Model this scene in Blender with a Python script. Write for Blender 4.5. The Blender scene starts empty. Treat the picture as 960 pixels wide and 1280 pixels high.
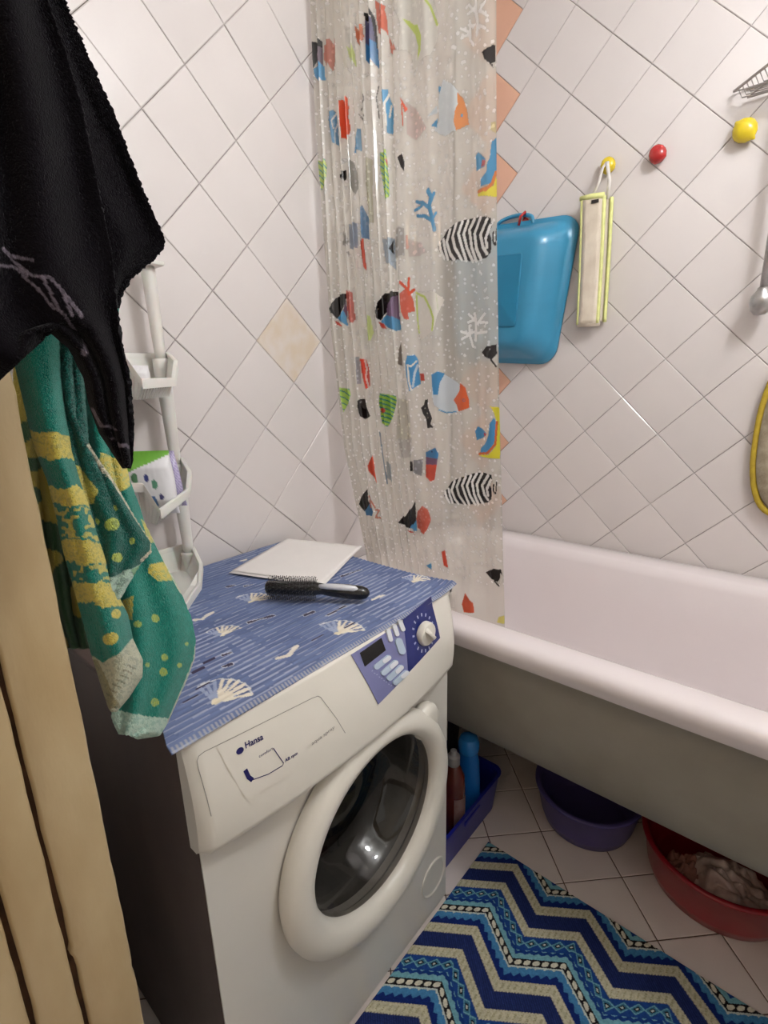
import bpy, bmesh, math, random
import numpy as np
from mathutils import Matrix, Vector
random.seed(4); RNG = np.random.default_rng(4)
SC = bpy.context.scene; COL = SC.collection

# ------------------------------------------------------------------ camera (solved from the wall-tile grid)
FPX = 636.17; CAM = np.array([1.0946, -1.6668, 1.27])
YAW, PITCH, ROLL = 2.2866, -0.2602, -0.0256
ca, sa, cb, sb, cc, sc_ = math.cos(YAW), math.sin(YAW), math.cos(PITCH), math.sin(PITCH), math.cos(ROLL), math.sin(ROLL)
FW = np.array([ca*cb, sa*cb, sb]); R0 = np.array([sa, -ca, 0.0]); U0 = np.cross(R0, FW)
RT = cc*R0 + sc_*U0; UP = -sc_*R0 + cc*U0
cam_d = bpy.data.cameras.new('camera'); cam = bpy.data.objects.new('camera', cam_d); COL.objects.link(cam)
cam.matrix_world = Matrix(((RT[0], UP[0], -FW[0], CAM[0]), (RT[1], UP[1], -FW[1], CAM[1]), (RT[2], UP[2], -FW[2], CAM[2]), (0, 0, 0, 1)))
cam_d.sensor_fit = 'VERTICAL'; cam_d.sensor_height = 36.0; cam_d.lens = FPX/1280*36.0
cam_d.clip_start = 0.02
SC.camera = cam
# ------------------------------------------------------------------ world, exposure, big lights
W = bpy.data.worlds.new('world'); SC.world = W; W.use_nodes = True
W.node_tree.nodes['Background'].inputs[0].default_value = (1.0, 0.94, 0.86, 1)
W.node_tree.nodes['Background'].inputs[1].default_value = 0.62
SC.view_settings.view_transform = 'Standard'; SC.view_settings.look = 'None'
SC.view_settings.gamma = 1.0; SC.view_settings.use_curve_mapping = False
SC.view_settings.exposure = 0.0
LAMP_AT = (1.45, -0.80, 2.28); LAMP_STRENGTH = 92.0
HALL_LAMP_AT = (1.15, -2.75, 2.2); HALL_STRENGTH = 12.0


def at(x, y, ax, val):
    """a pixel of the photograph, measured on the plane axis=val"""
    d = FW*FPX + RT*(x-480) - UP*(y-640)
    return CAM + d*((val-CAM[ax])/d[ax])


# ------------------------------------------------------------------ materials
def lin(c):
    return tuple(((v/255)/12.92 if v <= 10 else (((v/255)+0.055)/1.055)**2.4) for v in c)


MATS = {}


def mat(name, col=(200, 200, 200), rough=0.5, metal=0.0, noise=0.0, nscale=20.0, bump=0.0, bscale=200.0, coat=0.0,
        spec=0.5, attr=None, rnd=0.0, col2=None, sheen=0.0, trans=0.0, alpha=1.0, stretch=None, sub=0.0, emit=0.0):
    if name in MATS: return MATS[name]
    m = bpy.data.materials.new(name); m.use_nodes = True; nt = m.node_tree; N = nt.nodes; L = nt.links
    b = N['Principled BSDF']; b.inputs['Roughness'].default_value = rough; b.inputs['Metallic'].default_value = metal
    b.inputs['Specular IOR Level'].default_value = spec
    b.inputs['Coat Weight'].default_value = coat; b.inputs['Coat Roughness'].default_value = 0.06
    b.inputs['Sheen Weight'].default_value = sheen; b.inputs['Transmission Weight'].default_value = trans
    b.inputs['Alpha'].default_value = alpha
    if sub: b.inputs['Subsurface Weight'].default_value = sub; b.inputs['Subsurface Scale'].default_value = 0.01
    base = lin(col); src = None
    tc = N.new('ShaderNodeTexCoord'); vec = tc.outputs['Object']
    if stretch:
        mp = N.new('ShaderNodeMapping'); mp.inputs['Scale'].default_value = stretch; L.new(vec, mp.inputs[0]); vec = mp.outputs[0]
    if attr:
        a = N.new('ShaderNodeAttribute'); a.attribute_name = attr; src = a.outputs['Color']
    if noise > 0:
        n = N.new('ShaderNodeTexNoise'); n.inputs['Scale'].default_value = nscale; n.inputs['Detail'].default_value = 6
        L.new(vec, n.inputs['Vector'])
        r = N.new('ShaderNodeMapRange'); r.inputs['From Min'].default_value = 0.35; r.inputs['From Max'].default_value = 0.65
        L.new(n.outputs['Fac'], r.inputs['Value'])
        mx = N.new('ShaderNodeMix'); mx.data_type = 'RGBA'
        c2 = lin(col2) if col2 else tuple(v*(1-noise) for v in base)
        if src:
            r.inputs['To Min'].default_value = 0; r.inputs['To Max'].default_value = noise
            L.new(src, mx.inputs[6]); mx.inputs[7].default_value = (*lin(col2 or (0, 0, 0)), 1)
        else:
            mx.inputs[6].default_value = (*base, 1); mx.inputs[7].default_value = (*c2, 1)
            r.inputs['To Max'].default_value = 1.0 if col2 is None else noise
        L.new(r.outputs[0], mx.inputs[0]); src = mx.outputs[2]
    if rnd > 0:
        oi = N.new('ShaderNodeObjectInfo'); hs = N.new('ShaderNodeHueSaturation')
        r2 = N.new('ShaderNodeMapRange'); r2.inputs['To Min'].default_value = 1-rnd; r2.inputs['To Max'].default_value = 1+rnd*0.4
        L.new(oi.outputs['Random'], r2.inputs['Value']); L.new(r2.outputs[0], hs.inputs['Value'])
        if src: L.new(src, hs.inputs['Color'])
        else: hs.inputs['Color'].default_value = (*base, 1)
        src = hs.outputs[0]
    if src: L.new(src, b.inputs['Base Color'])
    else: b.inputs['Base Color'].default_value = (*base, 1)
    if emit:
        b.inputs['Emission Color'].default_value = (*base, 1); b.inputs['Emission Strength'].default_value = emit
    if bump > 0:
        n2 = N.new('ShaderNodeTexNoise'); n2.inputs['Scale'].default_value = bscale; n2.inputs['Detail'].default_value = 3
        L.new(vec, n2.inputs['Vector'])
        bp = N.new('ShaderNodeBump'); bp.inputs['Strength'].default_value = bump; bp.inputs['Distance'].default_value = 0.002
        L.new(n2.outputs['Fac'], bp.inputs['Height']); L.new(bp.outputs[0], b.inputs['Normal'])
    MATS[name] = m
    return m




def schlick(N, L, k=1.0):
    """two-sided reflectance for thin sheets"""
    lw = N.new('ShaderNodeLayerWeight'); p = N.new('ShaderNodeMath'); p.operation = 'POWER'; p.inputs[1].default_value = 5.0; L.new(lw.outputs['Facing'], p.inputs[0]); lw.inputs[0].default_value = 0.5
    m_ = N.new('ShaderNodeMath'); m_.operation = 'MULTIPLY_ADD'; m_.inputs[1].default_value = 0.9*k; m_.inputs[2].default_value = 0.05; L.new(p.outputs[0], m_.inputs[0]); return m_.outputs[0]


# ------------------------------------------------------------------ objects
OFF = {}


def tag(o, label=None, cat=None, group=None, kind=None):
    if label: o['label'] = label
    if cat: o['category'] = cat
    if group: o['group'] = group
    if kind: o['kind'] = kind
    return o


def empty(name, loc, label=None, cat=None, group=None, kind=None):
    o = bpy.data.objects.new(name, None); COL.objects.link(o); o.location = loc; o.empty_display_size = 0.05
    OFF[o.name] = Vector(loc); return tag(o, label, cat, group, kind)


def link(name, me, m, parent=None, smooth=False, bevel=0.0, solid=0.0, segs=2):
    """world-space mesh -> object (a part if parent is given)"""
    if parent is not None:
        off = OFF[parent.name]; me.transform(Matrix.Translation(-off))
    o = bpy.data.objects.new(name, me); COL.objects.link(o)
    if parent is not None: o.parent = parent; OFF[o.name] = OFF[parent.name]
    else: OFF[o.name] = Vector((0, 0, 0))
    if m is not None and not me.materials: me.materials.append(m)
    if smooth: me.polygons.foreach_set('use_smooth', [True]*len(me.polygons))
    if solid:
        md = o.modifiers.new('solid', 'SOLIDIFY'); md.thickness = solid; md.offset = -1
    if bevel:
        md = o.modifiers.new('bevel', 'BEVEL'); md.width = bevel; md.segments = segs; md.limit_method = 'ANGLE'; md.angle_limit = 0.6
        md.harden_normals = False
        me.polygons.foreach_set('use_smooth', [True]*len(me.polygons))
    return o


class MB:
    def __init__(s): s.v = []; s.f = []
    def add(s, v, f):
        n = len(s.v); s.v += [tuple(map(float, p)) for p in v]; s.f += [tuple(i+n for i in q) for q in f]; return s
    def box(s, a, b, rz=0, c=None):
        x0, y0, z0 = a; x1, y1, z1 = b
        v = [(x0, y0, z0), (x1, y0, z0), (x1, y1, z0), (x0, y1, z0), (x0, y0, z1), (x1, y0, z1), (x1, y1, z1), (x0, y1, z1)]
        if rz:
            cx, cy = c or ((x0+x1)/2, (y0+y1)/2)
            v = [(cx+(p[0]-cx)*math.cos(rz)-(p[1]-cy)*math.sin(rz), cy+(p[0]-cx)*math.sin(rz)+(p[1]-cy)*math.cos(rz), p[2]) for p in v]
        return s.add(v, [(0, 3, 2, 1), (4, 5, 6, 7), (0, 1, 5, 4), (1, 2, 6, 5), (2, 3, 7, 6), (3, 0, 4, 7)])
    def tube(s, path, r, n=10, closed=False, caps=True):
        P = [Vector(p) for p in path]; m = len(P); rs = r if hasattr(r, '__len__') else [r]*m
        ring = []; prev = None
        for i in range(m):
            a = P[(i-1) % m] if (closed or i > 0) else P[i]; b = P[(i+1) % m] if (closed or i < m-1) else P[i]
            t = (b-a).normalized()
            if prev is None:
                u = t.cross(Vector((0, 0, 1)))
                if u.length < 1e-3: u = t.cross(Vector((1, 0, 0)))
            else: u = prev - t*prev.dot(t)
            u.normalize(); prev = u; w = t.cross(u)
            ring.append([P[i]+(u*math.cos(2*math.pi*k/n)+w*math.sin(2*math.pi*k/n))*rs[i] for k in range(n)])
        v = [tuple(q) for r_ in ring for q in r_]; f = []
        for i in range(m if closed else m-1):
            j = (i+1) % m
            for k in range(n): f.append((i*n+k, i*n+(k+1) % n, j*n+(k+1) % n, j*n+k))
        if caps and not closed: f += [tuple(range(n))[::-1], tuple((m-1)*n+k for k in range(n))]
        return s.add(v, f)
    def lathe(s, prof, c=(0, 0, 0), n=32, axis='z', sx=1, sy=1, capa=True, capb=True):
        v = []; f = []; m = len(prof)
        for (r, h) in prof:
            for k in range(n):
                a = 2*math.pi*k/n; p, q = r*math.cos(a)*sx, r*math.sin(a)*sy
                if axis == 'z': v.append((c[0]+p, c[1]+q, c[2]+h))
                elif axis == 'x': v.append((c[0]+h, c[1]+p, c[2]+q))
                else: v.append((c[0]+p, c[1]-h, c[2]+q))
        for i in range(m-1):
            for k in range(n): f.append((i*n+k, i*n+(k+1) % n, (i+1)*n+(k+1) % n, (i+1)*n+k))
        if capa and prof[0][0] > 1e-6: f.append(tuple(range(n))[::-1])
        if capb and prof[-1][0] > 1e-6: f.append(tuple((m-1)*n+k for k in range(n)))
        return s.add(v, f)
    def prism(s, poly, z0, z1):
        n = len(poly)
        v = [(p[0], p[1], z0) for p in poly]+[(p[0], p[1], z1) for p in poly]
        return s.add(v, [tuple(range(n))[::-1], tuple(range(n, 2*n))]+[(i, (i+1) % n, n+(i+1) % n, n+i) for i in range(n)])
    def mesh(s, name='m'):
        me = bpy.data.meshes.new(name); me.from_pydata(s.v, [], s.f); me.validate()
        bm = bmesh.new(); bm.from_mesh(me); bmesh.ops.recalc_face_normals(bm, faces=bm.faces); bm.to_mesh(me); bm.free()
        return me
    def build(s, name, m, parent=None, **k): return link(name, s.mesh(name), m, parent, **k)


def grid(name, P, m, parent=None, colors=None, solid=0.0, smooth=True, flip=False):
    nu, nv = P.shape[:2]; me = bpy.data.meshes.new(name)
    if parent is not None: P = P - np.array(OFF[parent.name])
    me.vertices.add(nu*nv); me.vertices.foreach_set('co', P.reshape(-1).astype(np.float32))
    i, j = np.meshgrid(np.arange(nu-1), np.arange(nv-1), indexing='ij'); a = (i*nv+j).ravel()
    q = np.stack([a, a+nv, a+nv+1, a+1], 1) if not flip else np.stack([a, a+1, a+nv+1, a+nv], 1)
    nf = len(q); me.loops.add(nf*4); me.loops.foreach_set('vertex_index', q.ravel().astype(np.int32))
    me.polygons.add(nf); me.polygons.foreach_set('loop_start', np.arange(0, nf*4, 4, dtype=np.int32))
    me.update(calc_edges=True); me.validate()
    if smooth: me.polygons.foreach_set('use_smooth', np.ones(nf, dtype=bool))
    if colors is not None:
        ca_ = me.color_attributes.new('print', 'FLOAT_COLOR', 'POINT')
        ca_.data.foreach_set('color', colors.reshape(-1).astype(np.float32))
    o = bpy.data.objects.new(name, me); COL.objects.link(o); me.materials.append(m)
    if parent is not None: o.parent = parent; OFF[o.name] = OFF[parent.name]
    else: OFF[o.name] = Vector((0, 0, 0))
    if solid:
        md = o.modifiers.new('solid', 'SOLIDIFY'); md.thickness = solid; md.offset = 0
    return o


class Paint:
    """flat print: colours per grid point in the cloth's own plane coordinates"""
    def __init__(s, A, B, base=(0, 0, 0), a=0.0):
        s.A, s.B = A, B; s.C = np.zeros(A.shape+(4,)); s.C[..., :3] = lin(base); s.C[..., 3] = a
    def put(s, mask, col, a=1.0):
        c = np.array(lin(col)); m = (mask*a)[..., None]
        s.C[..., :3] = s.C[..., :3]*(1-m)+c*m; s.C[..., 3] = np.maximum(s.C[..., 3], mask*a)
    def poly(s, pts, col, a=1.0):
        P = np.array(pts)[:, :2]; lo, hi = P.min(0), P.max(0)
        box = (s.A >= lo[0]) & (s.A <= hi[0]) & (s.B >= lo[1]) & (s.B <= hi[1])
        if not box.any(): return
        x, y = s.A[box], s.B[box]; ins = np.zeros(x.shape, bool)
        for k in range(len(P)):
            x0, y0 = P[k]; x1, y1 = P[(k+1) % len(P)]
            if y0 == y1: continue
            c = (y0 > y) != (y1 > y); ins ^= c & (x < (x1-x0)*(y-y0)/(y1-y0)+x0)
        m = np.zeros(s.A.shape); m[box] = ins; s.put(m, col, a)
    def stroke(s, pts, w, col, a=1.0):
        P = np.array(pts); lo, hi = P.min(0)-w, P.max(0)+w
        box = (s.A >= lo[0]) & (s.A <= hi[0]) & (s.B >= lo[1]) & (s.B <= hi[1])
        if not box.any(): return
        x, y = s.A[box], s.B[box]; d = np.full(x.shape, 9.0)
        for k in range(len(P)-1):
            p, q = P[k], P[k+1]; e = q-p; L2 = max((e*e).sum(), 1e-12)
            t = np.clip(((x-p[0])*e[0]+(y-p[1])*e[1])/L2, 0, 1)
            d = np.minimum(d, np.hypot(x-p[0]-t*e[0], y-p[1]-t*e[1]))
        m = np.zeros(s.A.shape); m[box] = d < w/2; s.put(m, col, a)
    def blob(s, c, r, col, a=1.0, rb=None):
        m = ((s.A-c[0])/r)**2+((s.B-c[1])/(rb or r))**2 < 1; s.put(m.astype(float), col, a)


def vnoise(A, B, f, seed=0):
    """smooth value noise 0..1 on coordinate arrays"""
    r = np.random.default_rng(seed); T = r.random((64, 64)); a, b = A*f, B*f
    ia, ib = np.floor(a).astype(int), np.floor(b).astype(int); fa, fb = a-ia, b-ib
    fa, fb = fa*fa*(3-2*fa), fb*fb*(3-2*fb); g = lambda i, j: T[i % 64, j % 64]
    return (g(ia, ib)*(1-fa)+g(ia+1, ib)*fa)*(1-fb)+(g(ia, ib+1)*(1-fa)+g(ia+1, ib+1)*fa)*fb


# ================================================================== SETTING
RX, HZ = 1.70, 2.50           # far side wall, ceiling height
FRONT_Y = -1.565
m_tile = mat('glazed white tile', (224, 216, 213), rough=0.2, noise=0.05, nscale=3, rnd=0.035, coat=0.25, bump=0.03, bscale=14)
m_tile_warm = mat('stained cream tile', (222, 211, 203), rough=0.2, noise=0.55, nscale=22, col2=(214, 192, 158), coat=0.2)
m_peach = mat('glazed peach tile', (226, 176, 150), rough=0.2, noise=0.05, nscale=5, coat=0.25)
m_grout = mat('aged grout', (198, 190, 182), rough=0.9, noise=0.85, nscale=5, col2=(84, 72, 62), bump=0.4, bscale=300)
m_floortile = mat('floor tile', (230, 218, 212), rough=0.3, noise=0.07, nscale=8, rnd=0.05, bump=0.04, bscale=20)
m_fgrout = mat('brown floor grout', (118, 96, 82), rough=0.95, noise=0.7, nscale=30, col2=(70, 56, 46))
m_plaster = mat('white plaster', (240, 237, 233), rough=0.9, noise=0.03, nscale=4)


def clip(poly, a, b, c):        # keep a*x+b*y<=c
    out = []
    for i in range(len(poly)):
        p, q = poly[i], poly[(i+1) % len(poly)]; dp, dq = a*p[0]+b*p[1]-c, a*q[0]+b*q[1]-c
        if dp <= 0: out.append(p)
        if (dp < 0 < dq) or (dq < 0 < dp):
            t = dp/(dp-dq); out.append((p[0]+t*(q[0]-p[0]), p[1]+t*(q[1]-p[1])))
    return out


def tile_mesh(poly, h=0.006):
    """bevelled tile, front face towards +z, polygon in xy"""
    n = len(poly); P = np.array(poly); cx = P.mean(0); v = []
    area = 0.5*abs(sum(P[i][0]*P[(i+1) % n][1]-P[(i+1) % n][0]*P[i][1] for i in range(n)))
    per = sum(np.hypot(*(P[(i+1) % n]-P[i])) for i in range(n)); r = max(2*area/per, 1e-3); k = max(0.3, 1-0.0016/r)
    for (s, z) in ((1, 0), (1, h-0.0012), (k, h)): v += [(cx[0]+(p[0]-cx[0])*s, cx[1]+(p[1]-cx[1])*s, z) for p in P]
    f = [tuple(2*n+i for i in range(n))]
    for L in (0, 1): f += [(L*n+i, L*n+(i+1) % n, (L+1)*n+(i+1) % n, (L+1)*n+i) for i in range(n)]
    me = bpy.data.meshes.new('tile'); me.from_pydata(v, [], f)
    bm = bmesh.new(); bm.from_mesh(me); bmesh.ops.recalc_face_normals(bm, faces=bm.faces)
    if bm.faces and sum(fc.normal.z*fc.calc_area() for fc in bm.faces) < 0: bmesh.ops.reverse_faces(bm, faces=bm.faces)
    bm.to_mesh(me); bm.free(); return me


def tiling(parent, frame, O, size, rot, rect, mfun, gap=0.0014, h=0.006, split=None, tilt=0.004, name='tile'):
    """frame: 4x4 matrix from tile plane to world. lattice axes u (down-right) and v (up-right) for 45 degree tiling"""
    ang_u, ang_v = -math.pi/4+rot, math.pi/4+rot
    U = np.array([math.cos(ang_u), math.sin(ang_u)])*size; V = np.array([math.cos(ang_v), math.sin(ang_v)])*size
    cache = {}; g = gap/size
    x0, y0, x1, y1 = rect; nmax = 30
    for i in range(-nmax, nmax):
        for (j0, j1, kind) in (split(i) if split else [(j, j+1, 0) for j in range(-nmax, nmax)]):
            ga, gb = g/2, g/2
            cor = [(i+ga, j0+gb), (i+1-ga, j0+gb), (i+1-ga, j1-gb), (i+ga, j1-gb)]
            P = [tuple(np.array(O)+c[0]*U+c[1]*V) for c in cor]; Q = P
            for (a, b, c) in ((-1, 0, -x0), (1, 0, x1), (0, -1, -y0), (0, 1, y1)): 
                Q = clip(Q, a, b, c)
                if len(Q) < 3: break
            if len(Q) < 3: continue
            A = np.array(Q); ar = 0.5*abs(sum(A[k][0]*A[(k+1) % len(A)][1]-A[(k+1) % len(A)][0]*A[k][1] for k in range(len(A))))
            if ar < 0.00012: continue
            c = A.mean(0); full = len(Q) == 4 and abs(ar-size*size*(j1-j0)) < size*size*0.05 and Q == P
            mm = mfun(i, j0, kind)
            key = (full, round(j1-j0, 2), mm.name) if full else None
            if key and key in cache: me = cache[key]
            else:
                me = tile_mesh([(p[0]-c[0], p[1]-c[1]) for p in Q], h); me.materials.append(mm)
                if key: cache[key] = me
            o = bpy.data.objects.new(name, me); COL.objects.link(o); o.parent = parent
            o.matrix_local = frame @ Matrix.Translation((c[0], c[1], random.uniform(-0.0003, 0.0003))) @ \
                Matrix.Rotation(random.gauss(0, tilt), 4, 'X') @ Matrix.Rotation(random.gauss(0, tilt), 4, 'Y')


H = 0.006
# back wall (long side of the tub): tile faces at y = 0
wb = MB().box((-0.12, H+0.001-0.0025, 0), (RX+0.12, 0.12, HZ)).build('wall_back', m_grout); tag(wb, kind='structure')
fr_b = Matrix(((1, 0, 0, 0), (0, 0, -1, H), (0, 1, 0, 0), (0, 0, 0, 1)))     # plane x->x, y->z, normal -> -y


def split_back(i):
    e = -3.5-i                                           # peach course: offset by half a tile
    out = [(e-1, e, 1), (e, math.floor(e)+1, 0)]
    out += [(e-1-k-1, e-1-k, 0) for k in range(0, 24)] + [(math.floor(e)+1+k, math.floor(e)+2+k, 0) for k in range(0, 24)]
    return out


tiling(wb, fr_b, (CAM[0]-0.5876, CAM[2]+0.0266), 0.15, 0.0063, (0.004, 0.60, RX-0.004, HZ-0.004),
       lambda i, j, k: m_peach if k == 1 else m_tile, split=split_back)
# left wall: tile faces at x = 0
wl = MB().box((-0.12, FRONT_Y-0.12, 0), (-H+0.0015, -0.0, HZ)).build('wall_left', m_grout); tag(wl, kind='structure')
fr_l = Matrix(((0, 0, 1, -H), (1, 0, 0, 0), (0, 1, 0, 0), (0, 0, 0, 1)))     # plane x->y, y->z, normal -> +x
tiling(wl, fr_l, (CAM[1]+0.6954, CAM[2]-0.0159), 0.15, 0.024, (FRONT_Y+0.004, 0.004, -0.004, HZ-0.004),
       lambda i, j, k: m_tile_warm if (i, j) == (0, 1) else m_tile)
# floor
fl = MB().box((-0.12, -3.2, -0.1), (RX+0.5, 0.12, -0.002)).build('floor', m_fgrout); tag(fl, kind='structure')
fr_f = Matrix.Translation((0, 0, -H))
tiling(fl, fr_f, (0.648, -0.503), 0.1545, 0.008, (0.004, -2.2, RX-0.004, -0.004), lambda i, j, k: m_floortile, gap=0.003, tilt=0.0025)
# ceiling, far side wall, doorway wall
tag(MB().box((-0.12, -3.2, HZ), (RX+0.5, 0.12, HZ+0.1)).build('ceiling', m_plaster), kind='structure')
tag(MB().box((RX, -1.72, 0), (RX+0.12, 0.0, HZ)).build('wall_right', m_plaster), kind='structure')
wf = MB().box((0.0, -1.72, 0), (0.60, FRONT_Y, HZ)).box((1.42, -1.72, 0), (RX, FRONT_Y, HZ)).box((0.60, -1.72, 2.08), (1.42, FRONT_Y, HZ))
tag(wf.build('wall_front', m_plaster), kind='structure')

# door frame: painted reveal with rebates, chipped joints
m_paint = mat('yellowed gloss paint', (184, 163, 126), rough=0.42, noise=0.6, nscale=16, col2=(164, 138, 96), bump=0.35, bscale=70, stretch=(1, 1, 0.35))
m_bare = mat('bare brown wood', (92, 62, 40), rough=0.85, noise=0.5, nscale=40, bump=0.5, bscale=120)
dr = empty('door_1', (0.62, -1.60, 0), kind='structure')


def board(y0, y1, x0, x1, nz=260, jit=0.00045, name='frame_board', seed=1):
    r = np.random.default_rng(seed); zs = np.linspace(0, 2.06, nz); rows = []
    nse = lambda: np.interp(np.arange(nz), np.arange(0, nz+8, 3), r.normal(0, jit, len(np.arange(0, nz+8, 3))))-0.0022*np.clip(r.normal(0, 1, nz)-2.0, 0, 1.2)
    na, nb = nse(), nse()
    for k, z in enumerate(zs):
        a, b = y0+na[k], y1+nb[k]; w = 0.0025
        rows.append([(x0, a, z), (x1-w, a, z), (x1, a+w, z), (x1+r.normal(0, 0.0002), (a+b)/2, z), (x1, b-w, z), (x1-w, b, z), (x0, b, z)])
    return grid(name, np.array(rows), m_paint, dr)


MB().box((0.585, -1.72, 0), (0.611, -1.5505, 2.08)).build('frame_core', m_bare, dr)
board(-1.5935, -1.547, 0.59, 0.620, seed=1)
board(-1.6315, -1.5985, 0.59, 0.6215, seed=2)
board(-1.70, -1.6365, 0.59, 0.6215, seed=3)
MB().box((0.60, -1.72, 2.05), (1.42, -1.547, 2.08)).build('frame_board', m_paint, dr)
MB().box((1.40, -1.72, 0), (1.43, -1.547, 2.08)).build('frame_board', m_paint, dr)
# hall behind the doorway
tag(MB().box((-0.12, -3.3, 0), (RX+0.5, -3.2, HZ)).build('wall_hall', m_plaster), kind='structure')

# ================================================================== LAMPS
m_glow = mat('lit glass', (244, 247, 250), emit=LAMP_STRENGTH)
m_glow2 = mat('lit hall glass', (255, 214, 165), emit=HALL_STRENGTH)
m_wplastic = mat('white plastic', (232, 230, 226), rough=0.35, noise=0.03, nscale=12, sub=0.05)


def lamp(pos, m, r, label):
    t = empty('ceiling_lamp', (pos[0], pos[1], HZ), label, 'lamp')
    MB().lathe([(0.05, 0), (0.055, -0.02), (0.03, -0.05)], (pos[0], pos[1], HZ-0.001), 24).build('base', m_wplastic, t)
    MB().lathe([(r*math.sin(a), -r*math.cos(a)) for a in np.linspace(0.0, math.pi-0.3, 12)], pos, 24).build('globe', m, t, smooth=True)


lamp(LAMP_AT, m_glow, 0.09, 'white glass globe lamp on the bathroom ceiling')
lamp(HALL_LAMP_AT, m_glow2, 0.09, 'warm globe lamp on the hall ceiling')

# ================================================================== BATHTUB
m_enamel = mat('white enamel', (236, 226, 226), rough=0.16, noise=0.02, nscale=6, coat=0.5)
m_iron = mat('bare grey tub shell', (166, 160, 148), rough=0.75, noise=0.5, nscale=5, col2=(134, 127, 114), bump=0.25, bscale=90)


def rrect(x0, x1, y0, y1, r, n=8):
    pts = []
    for (cx, cy, a0) in ((x1-r, y1-r, 0), (x0+r, y1-r, 90), (x0+r, y0+r, 180), (x1-r, y0+r, 270)):
        for k in range(n): a = math.radians(a0+90*k/(n-1)); pts.append((cx+r*math.cos(a), cy+r*math.sin(a)))
    return pts


def loft(rings, capb=True, capa=False):
    mb = MB(); n = len(rings[0]); v = [p for r in rings for p in r]; f = []
    for i in range(len(rings)-1):
        for k in range(n): f.append((i*n+k, i*n+(k+1) % n, (i+1)*n+(k+1) % n, (i+1)*n+k))
    if capb: f.append(tuple((len(rings)-1)*n+k for k in range(n)))
    if capa: f.append(tuple(range(n))[::-1])
    return mb.add(v, f)


ring = lambda x0, x1, y0, y1, r, z: [(p[0], p[1], z) for p in rrect(x0, x1, y0, y1, r, 10)]
tub = empty('bathtub', (0.85, -0.38, 0), 'white enamelled bathtub with bare grey outer shell along the tiled wall', 'bathtub')
RZ = 0.712
inner = [ring(0.012, 1.66, -0.755, -0.012, 0.04, RZ-0.052), ring(0.006, 1.666, -0.765, -0.008, 0.045, RZ-0.03), ring(0.006, 1.666, -0.765, -0.008, 0.045, RZ-0.014), ring(0.012, 1.66, -0.757, -0.012, 0.045, RZ-0.003),
         ring(0.022, 1.65, -0.745, -0.020, 0.05, RZ), ring(0.07, 1.59, -0.700, -0.085, 0.1, RZ), ring(0.085, 1.575, -0.688, -0.100, 0.1, RZ-0.006),
         ring(0.10, 1.56, -0.676, -0.112, 0.1, RZ-0.03), ring(0.14, 1.53, -0.650, -0.128, 0.12, RZ-0.15), ring(0.20, 1.50, -0.620, -0.150, 0.14, RZ-0.30),
         ring(0.26, 1.47, -0.585, -0.180, 0.14, RZ-0.365), ring(0.34, 1.42, -0.52, -0.24, 0.12, RZ-0.385)]
loft(inner).build('basin', m_enamel, tub, smooth=True)
shell = [ring(0.02, 1.655, -0.752, -0.015, 0.045, RZ-0.05), ring(0.05, 1.62, -0.715, -0.05, 0.07, RZ-0.055), ring(0.07, 1.60, -0.705, -0.07, 0.09, RZ-0.12),
         ring(0.12, 1.56, -0.69, -0.09, 0.12, RZ-0.22), ring(0.17, 1.53, -0.665, -0.11, 0.14, RZ-0.32), ring(0.21, 1.50, -0.64, -0.14, 0.14, RZ-0.37),
         ring(0.26, 1.46, -0.605, -0.17, 0.14, RZ-0.405), ring(0.34, 1.42, -0.54, -0.23, 0.12, RZ-0.425)]
loft(shell, capb=True).build('outer_shell', m_iron, tub, smooth=True)
m_dark = mat('dark iron', (52, 46, 42), rough=0.7, metal=0.3, noise=0.3, nscale=40)
for (x, y) in ((0.34, -0.24), (0.34, -0.50), (1.36, -0.24), (1.36, -0.50)):
    MB().tube([(x, y, 0.0), (x, y, 0.03), (x+0.01, y, RZ-0.41)], [0.028, 0.014, 0.02], 12).build('leg', m_dark, tub)
m_chrome = mat('chrome', (205, 205, 208), rough=0.14, metal=1.0)
m_steel = mat('dull grey steel', (190, 188, 186), rough=0.28, metal=0.9, noise=0.2, nscale=60)

# ================================================================== SHOWER CURTAIN
CY = -0.645
NU, NV = 520, 980
s = np.linspace(0, 1, NU); z = np.linspace(0.60, 2.27, NV)
S, Z = np.meshgrid(s, z, indexing='ij')
zl = np.array([0.60, 0.777, 1.076, 1.422, 1.677, 1.895, 2.137, 2.27]); XL = np.interp(Z, zl, [0.155, 0.128, 0.061, 0.030, 0.022, 0.016, 0.018, 0.02])
XR = np.interp(Z, [0.60, 0.699, 0.85, 1.214, 1.532, 1.938, 2.27], [0.583, 0.578, 0.568, 0.546, 0.531, 0.515, 0.505])
wmap = lambda q: np.interp(q, [0, 0.62, 1.0], [0, 0.50, 1.0])
Wd = wmap(S)
low = np.clip((1.3-Z)/0.7, 0, 1)
amp = np.interp(S, [0, 0.05, 0.3, 0.62, 0.75, 0.97, 1.0], [0.006, 0.009, 0.0105, 0.008, 0.0056, 0.0050, 0.001])*(1-0.6*low)
ph = 2*math.pi*np.interp(S, [0, 0.62, 1.0], [0, 8.6, 12.1])
wob = 0.7*np.sin(2.1*Z+9*S)+0.5*np.sin(5.3*Z+21*S)
Yc = CY+amp*(np.sin(ph+0.5*wob)+0.12*np.sin(2.3*ph+1.0+wob))+0.004*np.sin(3*Z+12*S)
Xc = XL+(XR-XL)*Wd+0.12*amp*np.sin(2*ph+wob)*(S < 0.62)*np.interp(S, [0, 0.04, 0.56, 0.62, 1], [0, 1, 1, 0, 0])
Pc = np.stack([Xc, Yc, Z], -1)
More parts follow.
